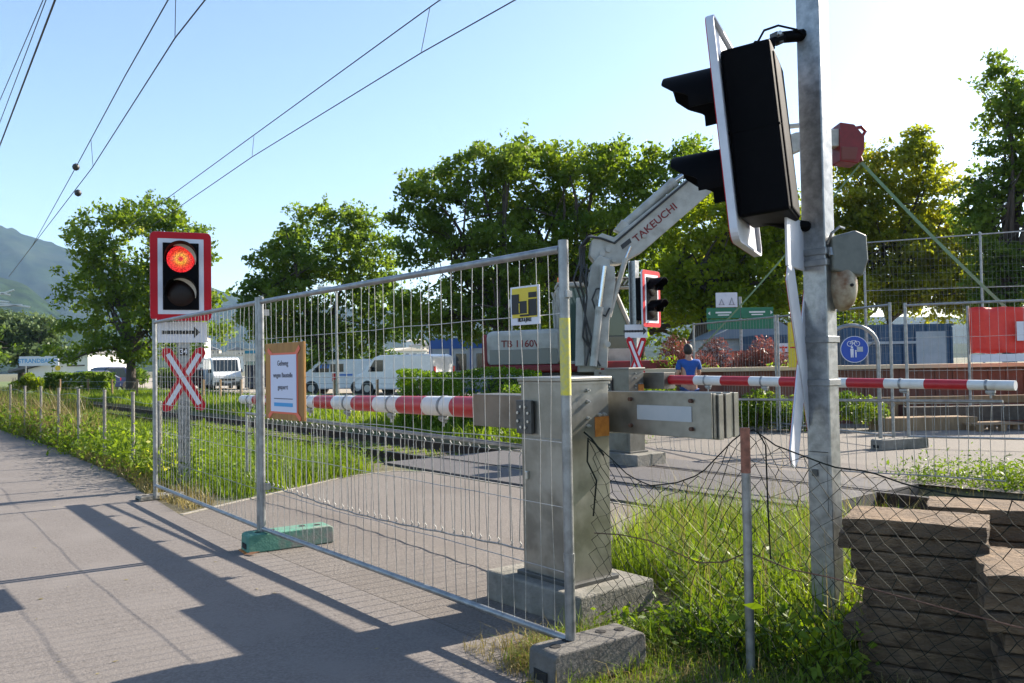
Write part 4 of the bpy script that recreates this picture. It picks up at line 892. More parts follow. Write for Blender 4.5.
# green direction signs
Gx = at(741, 320, 26)
t = thing('direction_sign', 'green direction boards with white lettering under a white board', 'sign', Vector((Gx.x, 26, 0)))
q = MB(); q.cyl((0, .06, 0), (0, .06, 3.45), .05, 12); q.build('post', M['galv'], t)
for (x0, x1, z0, z1, mm, nm, tx_) in ((-1.08, -.02, 2.77, 3.10, 'signgreen', 'green_board', '←  Hafen'), (-.0, 1.02, 2.77, 3.10, 'signgreen', 'green_board', 'Seeufer  →'), (-1.08, -.02, 2.42, 2.74, 'signgreen', 'green_board', ''), (.0, 1.02, 2.42, 2.74, 'signgreen', 'green_board', ''), (-.78, -.10, 3.12, 3.58, 'signwhite', 'white_board', '')):
    q = MB(); q.box(((x0+x1)/2, 0, (z0+z1)/2), (x1-x0, .03, z1-z0), bev=.006); bo = q.build(nm, M[mm], t)
    if tx_:
        q = MB(); s_ = -1 if x0 < -.5 else 1; q.prism([((x0+x1)/2+s_*.42, (z0+z1)/2+.06), ((x0+x1)/2+s_*.49, (z0+z1)/2), ((x0+x1)/2+s_*.42, (z0+z1)/2-.06)], -.018, 1, .003); q.box(((x0+x1)/2, -.0165, (z0+z1)/2+.02), (.5, .003, .05)); q.box(((x0+x1)/2, -.0165, (z0+z1)/2-.06), (.36, .003, .035)); q.build('white_markings', M['lettergreen'], bo)
    elif mm == 'signwhite':
        q = MB(); 
        for xx, k_ in ((-.6, .08), (-.28, .12)): q.tube([(xx-.07, -.02, 3.2), (xx, -.02, 3.3+k_), (xx+.06, -.02, 3.2)], .012, 4); q.tube([(xx-.1, -.02, 3.2), (xx+.1, -.02, 3.2)], .008, 4)
        q.build('dark_symbols', M['inkgrey'], bo)
# pale-roofed low hut behind
a = at(745, 328, 29); t = thing('small_hut', 'small grey roofed hut behind the green direction signs', 'hut', Vector((a.x+.3, 29, 0))); q = MB(); q.box((0, 1.5, 1.1), (3.2, 3, 2.2)); q.build('wall', M['greywall'], t); q = MB(); q.prism([(-1.7, 2.2), (-.3, 2.8), (.8, 2.8), (1.8, 2.2)], -.2, 1, 3.4); q.build('roof', mat('grey_blue_roof', (.16, .2, .25), rough=.6), t)

# ================================================================ PERSON in blue
pp = at(689, 372, 17.2); pp.z = 0.012
t = thing('person', 'person in a blue T-shirt standing with back turned beside a far fence upright', 'person', Vector((pp.x, 17.2, .012)), R(8))
def skinned(name, joints, edges, m, sub=2, root=0):
    me = bpy.data.meshes.new(name); me.from_pydata([j[0] for j in joints], edges, []); o = bpy.data.objects.new(name, me); col.objects.link(o); o.parent = t
    o.modifiers.new('skin', 'SKIN'); 
    for i, j in enumerate(joints): me.skin_vertices[0].data[i].radius = (j[1], j[2] if len(j) > 2 else j[1])
    me.skin_vertices[0].data[root].use_root = True
    o.modifiers.new('sub', 'SUBSURF').levels = sub; o.modifiers['sub'].render_levels = sub; me.materials.append(m)
    dg = bpy.context.evaluated_depsgraph_get(); me2 = bpy.data.meshes.new_from_object(o.evaluated_get(dg)); o.modifiers.clear(); o.data = me2; me2.name = name
    me2.polygons.foreach_set('use_smooth', [True]*len(me2.polygons)); return o
J = [((0, 0, .95), .13, .11), ((0, 0, 1.15), .14, .10), ((0, .01, 1.38), .16, .10), ((0, .01, 1.47), .07, .07), ((0, .01, 1.54), .062), ((0, .05, 1.65), .075, .085), ((0, .05, 1.70), .06, .07),
     ((.17, .01, 1.42), .055), ((.24, .03, 1.16), .042), ((.16, .20, 1.02), .03), ((.10, .27, 1.03), .028, .018), ((-.17, .01, 1.42), .055), ((-.25, .02, 1.16), .042), ((-.20, .16, 1.0), .03), ((-.14, .24, 1.02), .028, .018),
     ((.09, 0, .88), .095), ((.10, .01, .50), .065), ((.11, -.02, .10), .042), ((.12, .12, .04), .04, .03), ((-.09, 0, .88), .095), ((-.11, .01, .50), .065), ((-.12, -.02, .10), .042), ((-.14, .12, .04), .04, .03)]
Ed = [(0, 1), (1, 2), (2, 3), (3, 4), (4, 5), (5, 6), (2, 7), (7, 8), (8, 9), (9, 10), (2, 11), (11, 12), (12, 13), (13, 14), (0, 15), (15, 16), (16, 17), (17, 18), (0, 19), (19, 20), (20, 21), (21, 22)]
skinned('body', J, Ed, M['skin'])
def fingers():
    q = MB()
    for sx, hx in ((1, .09), (-1, -.13)):
        for k in range(4): y0 = .28; x0 = hx+sx*(.018-.012*k); q.tube([(x0, y0, 1.035-.004*k), (x0-sx*.01, y0+.035, 1.03-.004*k), (x0-sx*.015, y0+.055-.004*abs(k-1.5), 1.01)], [.009, .008, .006], 6)
        q.tube([(hx-sx*.0, .25, 1.05), (hx-sx*.03, .28, 1.055), (hx-sx*.035, .3, 1.04)], [.01, .009, .007], 6)
    q.build('fingers', M['skin'], t, smooth=True)
fingers()
skinned('shirt', [((0, 0, .93), .165, .135), ((0, 0, 1.1), .165, .125), ((0, .01, 1.3), .185, .125), ((0, .01, 1.43), .15, .10), ((0, .01, 1.49), .07, .07), ((.19, .01, 1.41), .075), ((.235, .02, 1.24), .066), ((-.19, .01, 1.41), .075), ((-.24, .02, 1.24), .066)], [(0, 1), (1, 2), (2, 3), (3, 4), (3, 5), (5, 6), (3, 7), (7, 8)], M['shirt'], root=1)
skinned('trousers', [((0, 0, .93), .155, .13), ((.09, 0, .82), .11), ((.105, .01, .5), .085), ((.11, -.01, .12), .07), ((-.09, 0, .82), .11), ((-.115, .01, .5), .085), ((-.12, -.01, .12), .07)], [(0, 1), (1, 2), (2, 3), (0, 4), (4, 5), (5, 6)], M['jeans'])
skinned('shoes', [((.11, -.05, .045), .045, .04), ((.12, .15, .035), .04, .03)], [(0, 1)], M['black'])
skinned('shoes', [((-.12, -.05, .045), .045, .04), ((-.14, .15, .035), .04, .03)], [(0, 1)], M['black'])
q = MB(); N = 20; vs = []
for j in range(9):
    a = math.pi*j/8; vs += [(.095*max(.01, math.sin(a))*math.cos(2*math.pi*i/N), .005+.11*max(.01, math.sin(a))*math.sin(2*math.pi*i/N)+.015, 1.672+.128*math.cos(a)) for i in range(N)]
q.add(vs, [(j*N+i, j*N+(i+1) % N, (j+1)*N+(i+1) % N, (j+1)*N+i) for j in range(8) for i in range(N)]); q.build('hair', M['hair'], t, smooth=True)
q = MB()
for sx in (-1, 1): q.tube([(sx*.09, .03, 1.63), (sx*.10, .025, 1.655), (sx*.092, .03, 1.68)], [.01, .016, .012], 8)
q.build('ears', M['skin'], t, smooth=True)
q = MB(); q.tube([(0, .13, 1.68), (0, .155, 1.64), (0, .135, 1.63)], [.01, .016, .01], 8); q.build('nose', M['skin'], t, smooth=True)

# ================================================================ VEHICLES
def van(name, label, loc, rz, L, Wd, H, m, hood=.75, windows='cargo', cat='van', group='vans on the gravel parking'):
    """front towards local -x"""
    t = thing(name, label, cat, loc, rz, group); h2 = Wd/2
    if windows == 'car': pr = [(-L/2, .35), (-L/2+.03, .72), (-L/2+.25, .85), (-L/2+1.15, .98), (-L/2+1.9, H-.03), (-L/2+2.3, H), (L/2-1.0, H), (L/2-.25, H*.72), (L/2-.03, H*.66), (L/2, .4), (L/2-.1, .25), (-L/2+.15, .22)]
    else: pr = [(-L/2, .4), (-L/2+.02, .85), (-L/2+.12, 1.02), (-L/2+hood, 1.22), (-L/2+hood+.62, H-.10), (-L/2+hood+1.0, H), (L/2-.35, H), (L/2-.08, H-.12), (L/2, .6), (L/2-.02, .35), (L/2-.2, .28), (-L/2+.15, .26)]
    q = MB(); q.prism(pr, -h2, 1, Wd); b = q.build('body', m, t); bv = b.modifiers.new('bevel', 'BEVEL'); bv.width = .09; bv.segments = 3
    i0 = 3; wa, wb = pr[3], pr[4]; n_ = Vector((-(wb[1]-wa[1]), 0, wb[0]-wa[0])).normalized(); c_ = ((wa[0]+wb[0])/2, 0, (wa[1]+wb[1])/2)
    ln = math.hypot(wb[0]-wa[0], wb[1]-wa[1]); q = MB(); q.box((c_[0]+n_.x*.012, 0, c_[2]+n_.z*.012), (.02, Wd*.84, ln*.86), rot=(0, math.atan2(wb[0]-wa[0], wb[1]-wa[1]), 0), bev=.006); q.build('windscreen', M['glass'], b)
    for sy in (-1, 1):
        y0 = sy*(h2+.004); ws = []
        zt_ = H-.24 if windows != 'car' else H-.1; zb_ = 1.18 if windows != 'car' else .98
        xa = -L/2+hood+.28 if windows != 'car' else -L/2+1.35
        ws.append([(xa, zb_), (xa+.42, zt_), (xa+.95, zt_), (xa+.95, zb_)])
        if windows in ('kombi', 'car'): ws.append([(xa+1.03, zb_), (xa+1.03, zt_), (xa+1.75, zt_), (xa+(1.75 if windows == 'kombi' else 2.0), zb_)])
        for w_ in ws: q = MB(); q.prism(w_, y0-.006, 1, .012); q.build('side_window', M['glass'], b)
        q = MB(); q.box((-L/2+hood+.55, sy*(h2+.12), 1.3 if windows != 'car' else 1.05), (.1, .16, .24 if windows != 'car' else .13), bev=.03); q.build('mirror', M['bumper'], b)
        q = MB(); q.prism([(-L/2+.02, .78), (-L/2+.38, .95), (-L/2+.4, .82), (-L/2+.05, .66)], sy*(h2-.10)-.11, 1, .22, None); q.build('headlight', M['lamp_clear'], b)
        q = MB(); q.box((L/2-.02, sy*(h2-.09), 1.15 if windows != 'car' else .85), (.07, .14, .5 if windows != 'car' else .2), bev=.015); q.build('tail_light', M['lamp_red'], b)
        for wx in (-L/2+.85, L/2-.9):
            q = MB(); q.cyl((wx, sy*(h2-.22), .33), (wx, sy*(h2+.005), .33), .40, 20); q.build('wheel_arch', M['excdark'], b)
            q = MB(); q.cyl((wx, sy*(h2-.2), .33), (wx, sy*(h2+.02), .33), .33, 24); w_ = q.build('wheel', M['tyre'], t, smooth=True); q = MB(); q.cyl((wx, sy*(h2+.0), .33), (wx, sy*(h2+.028), .33), .19, 16); q.build('rim', M['rim'], w_)
    q = MB(); q.box((-L/2-.02, 0, .45), (.12, Wd*.9, .22), bev=.04); q.box((-L/2+.0, 0, .70), (.04, Wd*.5, .14), bev=.02); q.build('front_bumper', M['bumper'], b)
    q = MB(); q.box((L/2+.01, 0, .42), (.1, Wd*.92, .2), bev=.04); q.build('rear_bumper', M['bumper'], b)
    if windows != 'car': q = MB(); q.box((L/2+.0, 0, 1.3), (.012, .014, 1.5)); q.build('rear_door_gap', M['bumper'], b)
    q = MB(); q.box((-L/2-.08, 0, .5), (.01, .5, .11)); q.build('number_plate', M['signwhite'], b)
    return t
def gpos(px, Y): return Vector((at(px, 370, Y).x, Y, .008))
van('parked_van', 'white panel van facing the camera, beside the red crossbuck', gpos(222, 60), R(118), 5.2, 1.95, 2.25, M['vanwhite'], .55)
k2 = van('parked_van', 'white van with dark side windows and small blue markings, behind the notice board', gpos(340, 45), R(-6), 4.3, 1.8, 1.85, M['vanwhite'], .6, 'kombi')
q = MB(); [q.prism([(-.85+.2*i, 1.38), (-.72+.2*i, 1.38), (-.66+.2*i, 1.6), (-.79+.2*i, 1.6)], -.915, 1, .01) for i in range(3)]; q.build('blue_emblem', M['vanblue'], k2); q = MB(); q.box((.6, -.91, 1.02), (.75, .012, .1)); q.build('blue_stripe', M['vanblue'], k2); q = MB(); q.box((.0, -.91, .9), (.3, .012, .42)); q.build('red_decal', M['signred'], k2)
k3 = van('parked_van', 'plain white delivery van with its rear towards the hedge', gpos(404, 42), R(-28), 4.9, 1.9, 2.0, M['vanwhite'], .62)
van('parked_car', 'dark blue car half hidden by the big tree on the left', gpos(86, 58), R(60), 4.2, 1.75, 1.5, M['darkblue'], 1.1, 'car', 'car', 'cars on the left')
van('parked_car', 'second dark car with blue roof under the big left tree', gpos(104, 60), R(60), 4.3, 1.8, 1.75, M['darkblue'], 1.1, 'car', 'car', 'cars on the left')
van('parked_car', 'dark red car showing behind the crossbuck', gpos(190, 62), R(40), 4.2, 1.75, 1.45, M['darkred'], 1.1, 'car', 'car', 'cars on the left')
skip(245, 278, 366, 58, .1, M['darkblue'], 'dark blue skip to the right of the front facing van', 'waste_skip', M['darkblue'])
a = at(251, 360, 55); t = thing('parking_board', 'small white and blue board standing behind the front facing van', 'sign', Vector((a.x, 55, 0))); q = MB(); q.box((0, 0, 2.35), (1.05, .04, .85)); b = q.build('board', M['signwhite'], t); rect(-.4, .4, 2.45, 2.65, -.025, M['skyblue'], 'blue_band', p=b); [(lambda q: (q.cyl((x_, .03, 0), (x_, .03, 2), .04, 8), q.build('post', M['galv'], t)))(MB()) for x_ in (-.3, .3)]
# blue framed site cabins
a = at(430, 345, 44); b_ = at(486, 345, 44)
t = thing('site_cabins', 'row of blue framed pale site cabins behind the excavator', 'cabin', Vector((a.x, 44, 0)))
w_ = b_.x-a.x+2.5; q = MB(); q.box((w_/2, 1.2, 1.35), (w_, 2.4, 2.3)); q.build('wall', M['greywall'], t)
q = MB(); q.box((w_/2, 1.2, 2.6), (w_+.1, 2.5, .55)); q.box((w_/2, 1.2, .1), (w_+.1, 2.5, .18))
for i in range(6): q.box((w_*i/5, -.02, 1.35), (.12, .08, 2.4))
q.build('frame', M['blueframe'], t)
for i in range(5): q = MB(); q.box((w_*(i+.5)/5, -.01, 1.6), (.55, .04, .9)); q.build('window', M['glass'], t)
# lido building with sign, far left
a = at(28, 380, 75); b = at(88, 380, 75)
t = thing('lido_building', 'long white low building with sloping dark roof edge, far left', 'building', Vector((a.x, 75, 0)))
wl = b.x-a.x; q = MB(); q.prism([(0, 0), (wl, 0), (wl, 3.05), (0, 1.75)], 0, 1, 8); q.build('wall', M['palewall'], t)
q = MB(); q.prism([(-1.6, 1.45), (wl+.3, 3.12), (wl+.3, 3.38), (-1.6, 1.68)], -.4, 1, 9); q.build('roof', M['roofdark'], t)
q = MB(); q.cyl((wl*.5, -.02, 1.8), (wl*.5, -.04, 1.8), .24, 16); q.build('yellow_emblem', M['yellow'], t); q = MB(); q.box((wl*.8, -.03, 2.0), (1.6, .06, .12)); q.box((wl*.72, -.03, .6), (1.4, .05, .5)); q.build('window', M['glass'], t)
a = at(39, 361, 73); t = thing('lido_sign', 'blue and white raised sign reading STRANDBAD above the low building', 'sign', Vector((a.x, 73, 0)))
q = MB(); q.box((0, 0, a.z), (3.5, .06, .85)); b = q.build('board', M['signwhite'], t); text(b, 'STRANDBAD', .52, M['skyblue'], (-.3, -.035, a.z), (R(90), 0, 0), bold=True); rect(1.2, 1.6, a.z-.02, a.z+.12, -.035, M['vanblue'], 'blue_mark', p=b)
[(lambda q: (q.cyl((x_, .05, 0), (x_, .05, a.z), .06, 8), q.build('post', M['galv'], t)))(MB()) for x_ in (-1.2, 1.2)]
# far town
for i, (px, Y, w, h, mm, lb) in enumerate(((196, 420, 12, 17, 'palewall', 'tall pale tower block far off above the front facing van'), (212, 460, 9, 12, 'palewallb', 'cream block to the right of the distant tower block'), (228, 400, 14, 8, 'palewall', 'low wide white building far off beside the left tree'), (236, 520, 10, 13, 'palewallb', 'small cream house far off just left of the fence upright'), (404, 480, 22, 10, 'palewall', 'distant white building above the delivery van roof'), (424, 600, 18, 16, 'palewallb', 'distant cream building on the slope above the site cabins'), (416, 700, 14, 22, 'palewall', 'small white house highest on the distant slope'))):
    p = at(px, 370, Y); t = thing('town_building', lb, 'building', Vector((p.x, Y, 0)), R(10*i), 'distant town buildings')
    q = MB(); q.box((0, 0, h/2), (w, w*.7, h)); q.build('wall', M[mm], t); q = MB(); q.prism([(-w/2-.5, h), (w/2+.5, h), (0, h+2)], -w*.4, 1, w*.8); q.build('roof', M['roofdark'] if i % 2 else M['palewallb'], t)
    for fl in range(int(h/3)):
        for k in range(4): q = MB(); q.box((-w*.36+w*.24*k, -w*.35-.03, 1.8+3*fl), (w*.1, .06, 1.3)); q.build('window', M['glass'], t)
# street lamp seen in front of the middle tree
p = at(336, 288, 38); t = thing('street_lamp', 'street lamp with pale head against the middle tree', 'street lamp', Vector((p.x, 38, 0))); q = MB(); q.tube([(0, 0, 0), (0, 0, p.z-.3), (-.1, 0, p.z-.05), (-.3, 0, p.z)], [.07, .05, .04, .04], 8); q.build('pole', M['galv'], t, smooth=True); q = MB(); q.box((-.5, 0, p.z+.02), (.7, .22, .12), bev=.04); q.build('lamp_head', M['palewall'], t)
# timber posts at the parking edge
t = thing('timber_post_fence', 'low fence of brown timber posts along the gravel parking', 'fence', Vector((0, 0, 0)))
for i, (px, Y) in enumerate(((60, 52), (88, 49), (112, 46), (137, 44), (178, 42), (203, 37), (220, 36), (241, 35), (262, 34), (334, 30), (377, 28.5), (420, 27))):
    p = gpos(px, Y); q = MB(); q.cyl((p.x, p.y, -.02), (p.x, p.y, 1.0), .055, 8); q.build('post', M['wood'], t)
q = MB(); pr_ = [gpos(px, Y) for px, Y in ((60, 52), (137, 44), (178, 42), (241, 35), (334, 30), (420, 27))]; q.tube([(p.x, p.y, .85) for p in pr_], .008, 5); q.tube([(p.x, p.y, .45) for p in pr_], .008, 5); q.build('wire', M['galv'], t)

# ================================================================ OVERHEAD WIRES
def wireset(lines, droppers, label, r=.011, beads=()):
    t = thing('overhead_wire', label, 'overhead wire', Vector(lines[0][1][0]), 0, 'overhead wires above the railway')
    o0 = Vector(lines[0][1][0])
    for nm, pts in lines:
        q = MB(); q.tube([Vector(p)-o0 for p in pts], r, 6); q.build(nm, M['excdark'], t, norm=False)
    if droppers:
        q = MB()
        for a, b in droppers: q.tube([Vector(a)-o0, Vector(b)-o0], r*.6, 5)
        q.build('droppers', M['excdark'], t, norm=False)
    for b in beads: q = MB(); p = Vector(b)-o0; q.tube([p+Vector((0, 0, -.1)), p+Vector((0, 0, -.06)), p, p+Vector((0, 0, .06)), p+Vector((0, 0, .1))], [.02, .08, .1, .08, .02], 12); q.build('insulator', M['excdark'], t, smooth=True)
def Vp(px, py, v):
    r_ = ray(px, py); bb = .776*r_.x+.63*r_.y; s_ = v/bb; return Vector((r_.x*s_, r_.y*s_, HC+r_.z*s_))
def extend(pts, k0=.25, k1=.6):
    a, b = pts[0], pts[1]; c, d = pts[-2], pts[-1]; return [a+(a-b)*k0]+pts+[d+(d-c)*k1]
A1 = [Vp(515, 0, 7.5), Vp(421, 53, 7.5), Vp(252, 157, 7.5), Vp(185, 203, 7.5)]; A2 = [Vp(440, 0, 7.5), Vp(430, 7, 7.5), Vp(254, 135, 7.5), Vp(165, 200, 7.5)]
wireset([('contact_wire', extend(A1)), ('messenger_wire', extend(A2))], [(Vp(430, 7, 7.5), Vp(421, 53, 7.5)), (Vp(254, 135, 7.5), Vp(252, 157, 7.5)), (Vp(174, 194, 7.5), Vp(176, 208, 7.5))], 'pair of overhead wires crossing the sky above the middle tree')
def Z_(px, py, z): return atz(px, py, z)
B1 = [Z_(205, 0, 6.9), Z_(175, 38, 6.85), Z_(92, 168, 6.6), Z_(20, 262, 6.3)]; B2 = [Z_(168, 0, 7.5), Z_(125, 76, 7.35), Z_(76, 167, 7.1), Z_(40, 232, 6.9)]
wireset([('contact_wire', extend(B1, .6, .3)), ('messenger_wire', extend(B2, .6, .3))], [(Z_(176, -20, 7.5), Z_(175, 38, 6.85)), (Z_(91, 139, 7.2), Z_(93, 166, 6.62))], 'pair of overhead wires with two black beads above the left tree', beads=[Z_(76, 167, 7.1), Z_(78, 193, 6.56)])
wireset([('feeder_wire', extend([Z_(55, 0, 8.0), Z_(0, 145, 7.8)], .4, .6))], [], 'thickest overhead wire in the top left corner', .018)
wireset([('feeder_wire', extend([Z_(46, 0, 8.3), Z_(0, 122, 8.1)], .4, .6)), ('feeder_wire', extend([Z_(43, 0, 8.6), Z_(0, 100, 8.4)], .4, .6))], [], 'two thin overhead wires left of the thickest one', .009)
# distant gantry arms at the left edge
p = at(-8, 292, 46); t = thing('catenary_mast', 'pale catenary mast arms reaching in at the left edge', 'mast', Vector((p.x-1.2, 46, 0)))
q = MB(); q.box((0, 0, 3.8), (.2, .2, 7.6)); q.build('post', M['galv'], t)
q = MB(); 
for a, b in (((10, 295), (-4, 292)), ((14, 290), (-8, 297)), ((9, 302), (-10, 300)), ((30, 307), (-12, 302)), ((22, 305), (-10, 306))):
    A_, B_ = at(*a, 46), at(*b, 46); q.tube([A_-t.location, B_-t.location], .05, 6)
for z_ in (5.3, 5.9, 4.9): q.tube([(0, 0, z_), (1.3, 0, z_)], .05, 6)
q.build('arms', M['palewall'], t)

# ================================================================ TREES
def tree(px, Y, top_py, blobs, leafm, label, name='tree', nclump=220, per=110, leaf=.2, cr=.75, trunk_r=.25, group='trees', px_trunk=None, seed=0, limbs=14, lean=0, fill=.35, zbase=None):
    """blobs: (px, py, rx_px, rz_px) ellipses of the crown in picture units at distance Y, depth like width"""
    global rng
    rng = np.random.default_rng(100+seed); k = Y/FPX
    tp = at(px_trunk or px, 372, Y); base = Vector((tp.x, Y, 0))
    t = thing(name, label, 'tree', base, 0, group)
    B = []
    for bx, by, rx, rz in blobs:
        c = at(bx, by, Y); B.append((np.array([c.x-base.x, rng.uniform(-.15, .15)*rx*k, c.z]), rx*k, min(rx, 60)*k*.85, rz*k))
    wts = np.array([b[1]*b[3] for b in B]); wts = wts/wts.sum(); cl = []
    for i in range(nclump):
        c, rx, ry, rz = B[rng.choice(len(B), p=wts)]
        d = rng.normal(size=3); d /= np.linalg.norm(d); r_ = rng.uniform(fill, 1.0)**.6
        cl.append(c+d*np.array([rx, ry, rz])*r_)
    cl = np.array(cl); pts = []
    for c in cl:
        r_ = cr*rng.uniform(.5, 1.15); n_ = int(per*rng.uniform(.45, 1.1)*(r_/cr)**1.5)
        d = rng.normal(size=(n_, 3)); d /= np.linalg.norm(d, axis=1)[:, None]; d *= (rng.uniform(0, 1, n_)**.45)[:, None]*r_
        d[:, 2] *= .65; pts.append(c+d)
        if rng.random() < .5:      # a drooping / reaching spray
            dd = rng.normal(size=3); dd /= np.linalg.norm(dd); s_ = rng.uniform(0, 1.5, (n_//4, 1))*r_; pts.append(c+dd*s_+rng.normal(0, .09, (n_//4, 3)))
    P_ = np.concatenate(pts); P_ = P_[P_[:, 2] > .4]
    fastmesh('crown', leaves(P_, leaf, .6), 4, leafm, t)
    # trunk and limbs
    q = MB(); cz = min(b[0][2]-b[3] for b in B); top = max(b[0][2]+b[3]*.6 for b in B); mc = sum((b[0]*w for b, w in zip(B, wts)), np.zeros(3))
    fork = max(1.2, min(cz+.8, 3.0)); F = Vector((lean, 0, fork))
    q.tube([(0, 0, -.2), (0, 0, .3), F*.6, F], [trunk_r*1.35, trunk_r*1.05, trunk_r*.9, trunk_r*.85], 10)
    rr = random.Random(seed)
    ends = [Vector(cl[rr.randrange(len(cl))]) for _ in range(limbs)]
    for e in ends:
        st = F.lerp(Vector((mc[0]*.3, 0, mc[2])), rr.uniform(0, .25)); m1 = st.lerp(e, .4)+Vector((rr.uniform(-.4, .4), rr.uniform(-.4, .4), .5)); m2 = st.lerp(e, .75)+Vector((rr.uniform(-.3, .3), rr.uniform(-.3, .3), .3))
        r_ = trunk_r*rr.uniform(.3, .55); q.tube([st, m1, m2, e], [r_, r_*.7, r_*.4, .02], 7)
        for _ in range(4):
            c = Vector(cl[rr.randrange(len(cl))]); s2 = m1.lerp(m2, rr.random())
            if (c-s2).length < 4: q.tube([s2, s2.lerp(c, .5)+Vector((0, 0, .15)), c], [r_*.35, r_*.22, .012], 5)
    q.build('trunk', M['bark'], t, smooth=True)
    return t
tree(135, 50, 197, [(135, 250, 58, 45), (100, 235, 40, 32), (180, 240, 35, 30), (150, 215, 35, 20), (90, 290, 38, 32), (170, 300, 45, 45), (125, 320, 55, 38), (205, 290, 26, 22), (200, 325, 30, 22), (75, 340, 28, 22), (150, 350, 40, 18)], M['leafA'], 'large broad tree behind the lit signal on the left', 'broadleaf_tree', 330, 130, .24, .85, .3, seed=1, px_trunk=131)
tree(320, 46, 205, [(325, 245, 50, 38), (350, 225, 30, 18), (285, 265, 38, 32), (370, 265, 35, 35), (325, 300, 70, 42), (270, 305, 32, 35), (385, 310, 28, 35), (320, 345, 60, 28), (255, 325, 18, 22), (375, 345, 32, 22)], M['leafC'], 'dark dense tree behind the notice board, middle of the fence', 'broadleaf_tree', 420, 130, .22, .75, .3, seed=2)
tree(470, 34, 145, [(440, 185, 42, 22), (480, 165, 38, 18), (515, 165, 28, 18), (420, 220, 36, 16), (465, 225, 45, 32), (425, 255, 36, 15), (500, 260, 45, 40), (440, 300, 48, 22), (490, 320, 50, 30), (420, 325, 25, 18)], M['leafC'], 'spreading tree with layered limbs, left of the excavator', 'broadleaf_tree', 420, 120, .17, .55, .28, seed=3, px_trunk=500, limbs=22)
tree(590, 36, 130, [(590, 185, 50, 38), (560, 160, 30, 20), (630, 165, 40, 26), (670, 190, 50, 40), (600, 240, 60, 40), (545, 235, 40, 45), (650, 260, 55, 42), (560, 300, 50, 35), (620, 320, 40, 20), (690, 155, 28, 18), (510, 200, 30, 35), (520, 160, 20, 18)], M['leafA'], 'tall green tree directly behind the excavator boom', 'broadleaf_tree', 620, 125, .18, .65, .35, seed=4, px_trunk=570, limbs=18)
tree(720, 33, 200, [(720, 225, 55, 42), (760, 215, 38, 35), (700, 270, 45, 35), (760, 270, 50, 36), (730, 310, 55, 20), (790, 240, 30, 40), (680, 300, 25, 22)], M['leafB'], 'bright green tree behind the small far signal', 'broadleaf_tree', 440, 120, .17, .6, .35, seed=5, px_trunk=668, lean=1.5, limbs=18)
tree(890, 38, 110, [(890, 170, 35, 32), (915, 150, 16, 25), (860, 190, 34, 38), (930, 200, 40, 35), (880, 240, 52, 40), (940, 250, 38, 35), (840, 160, 22, 30), (860, 290, 55, 25), (925, 295, 50, 25), (960, 280, 35, 35), (900, 265, 60, 40), (985, 300, 30, 25), (850, 230, 28, 45)], M['leafO'], 'yellowing tree behind the bell, right of the tall pole', 'broadleaf_tree', 620, 120, .19, .62, .25, seed=6, limbs=20, fill=.2)
tree(1010, 30, 50, [(1005, 100, 28, 32), (1030, 130, 40, 50), (1000, 160, 32, 24), (990, 200, 28, 26), (1040, 190, 40, 45), (985, 250, 26, 25), (1035, 260, 40, 30), (1000, 72, 14, 18), (970, 215, 24, 28), (1000, 290, 30, 28)], M['leafC'], 'tall dark loose tree at the right edge of the picture', 'broadleaf_tree', 340, 110, .16, .5, .25, seed=7, limbs=22, fill=.2)
tree(640, 48, 150, [(640, 260, 60, 60), (540, 300, 60, 45), (740, 280, 70, 50), (820, 260, 50, 60), (820, 320, 60, 25), (960, 290, 60, 30), (690, 330, 60, 18)], M['leafA'], 'rearmost green tree filling the gap behind the two tall trees', 'broadleaf_tree', 430, 115, .28, 1.0, .35, seed=8, limbs=10)
tree(22, 85, 308, [(15, 332, 26, 22), (42, 330, 16, 16), (-10, 335, 22, 26), (20, 352, 40, 14), (60, 350, 14, 12)], M['leafW'], 'pale round willow beyond the lido building', 'willow_tree', 170, 120, .38, 1.1, .4, seed=9)
tree(-40, 80, 300, [(-60, 320, 45, 40), (-20, 350, 40, 20)], M['leafC'], 'dark tree mostly outside the left edge', 'broadleaf_tree', 120, 110, .38, 1.1, .4, seed=10)
tree(1110, 34, 60, [(1110, 150, 60, 80), (1100, 260, 70, 50)], M['leafC'], 'tree beyond the right edge', 'broadleaf_tree', 160, 110, .25, .9, .3, seed=12)
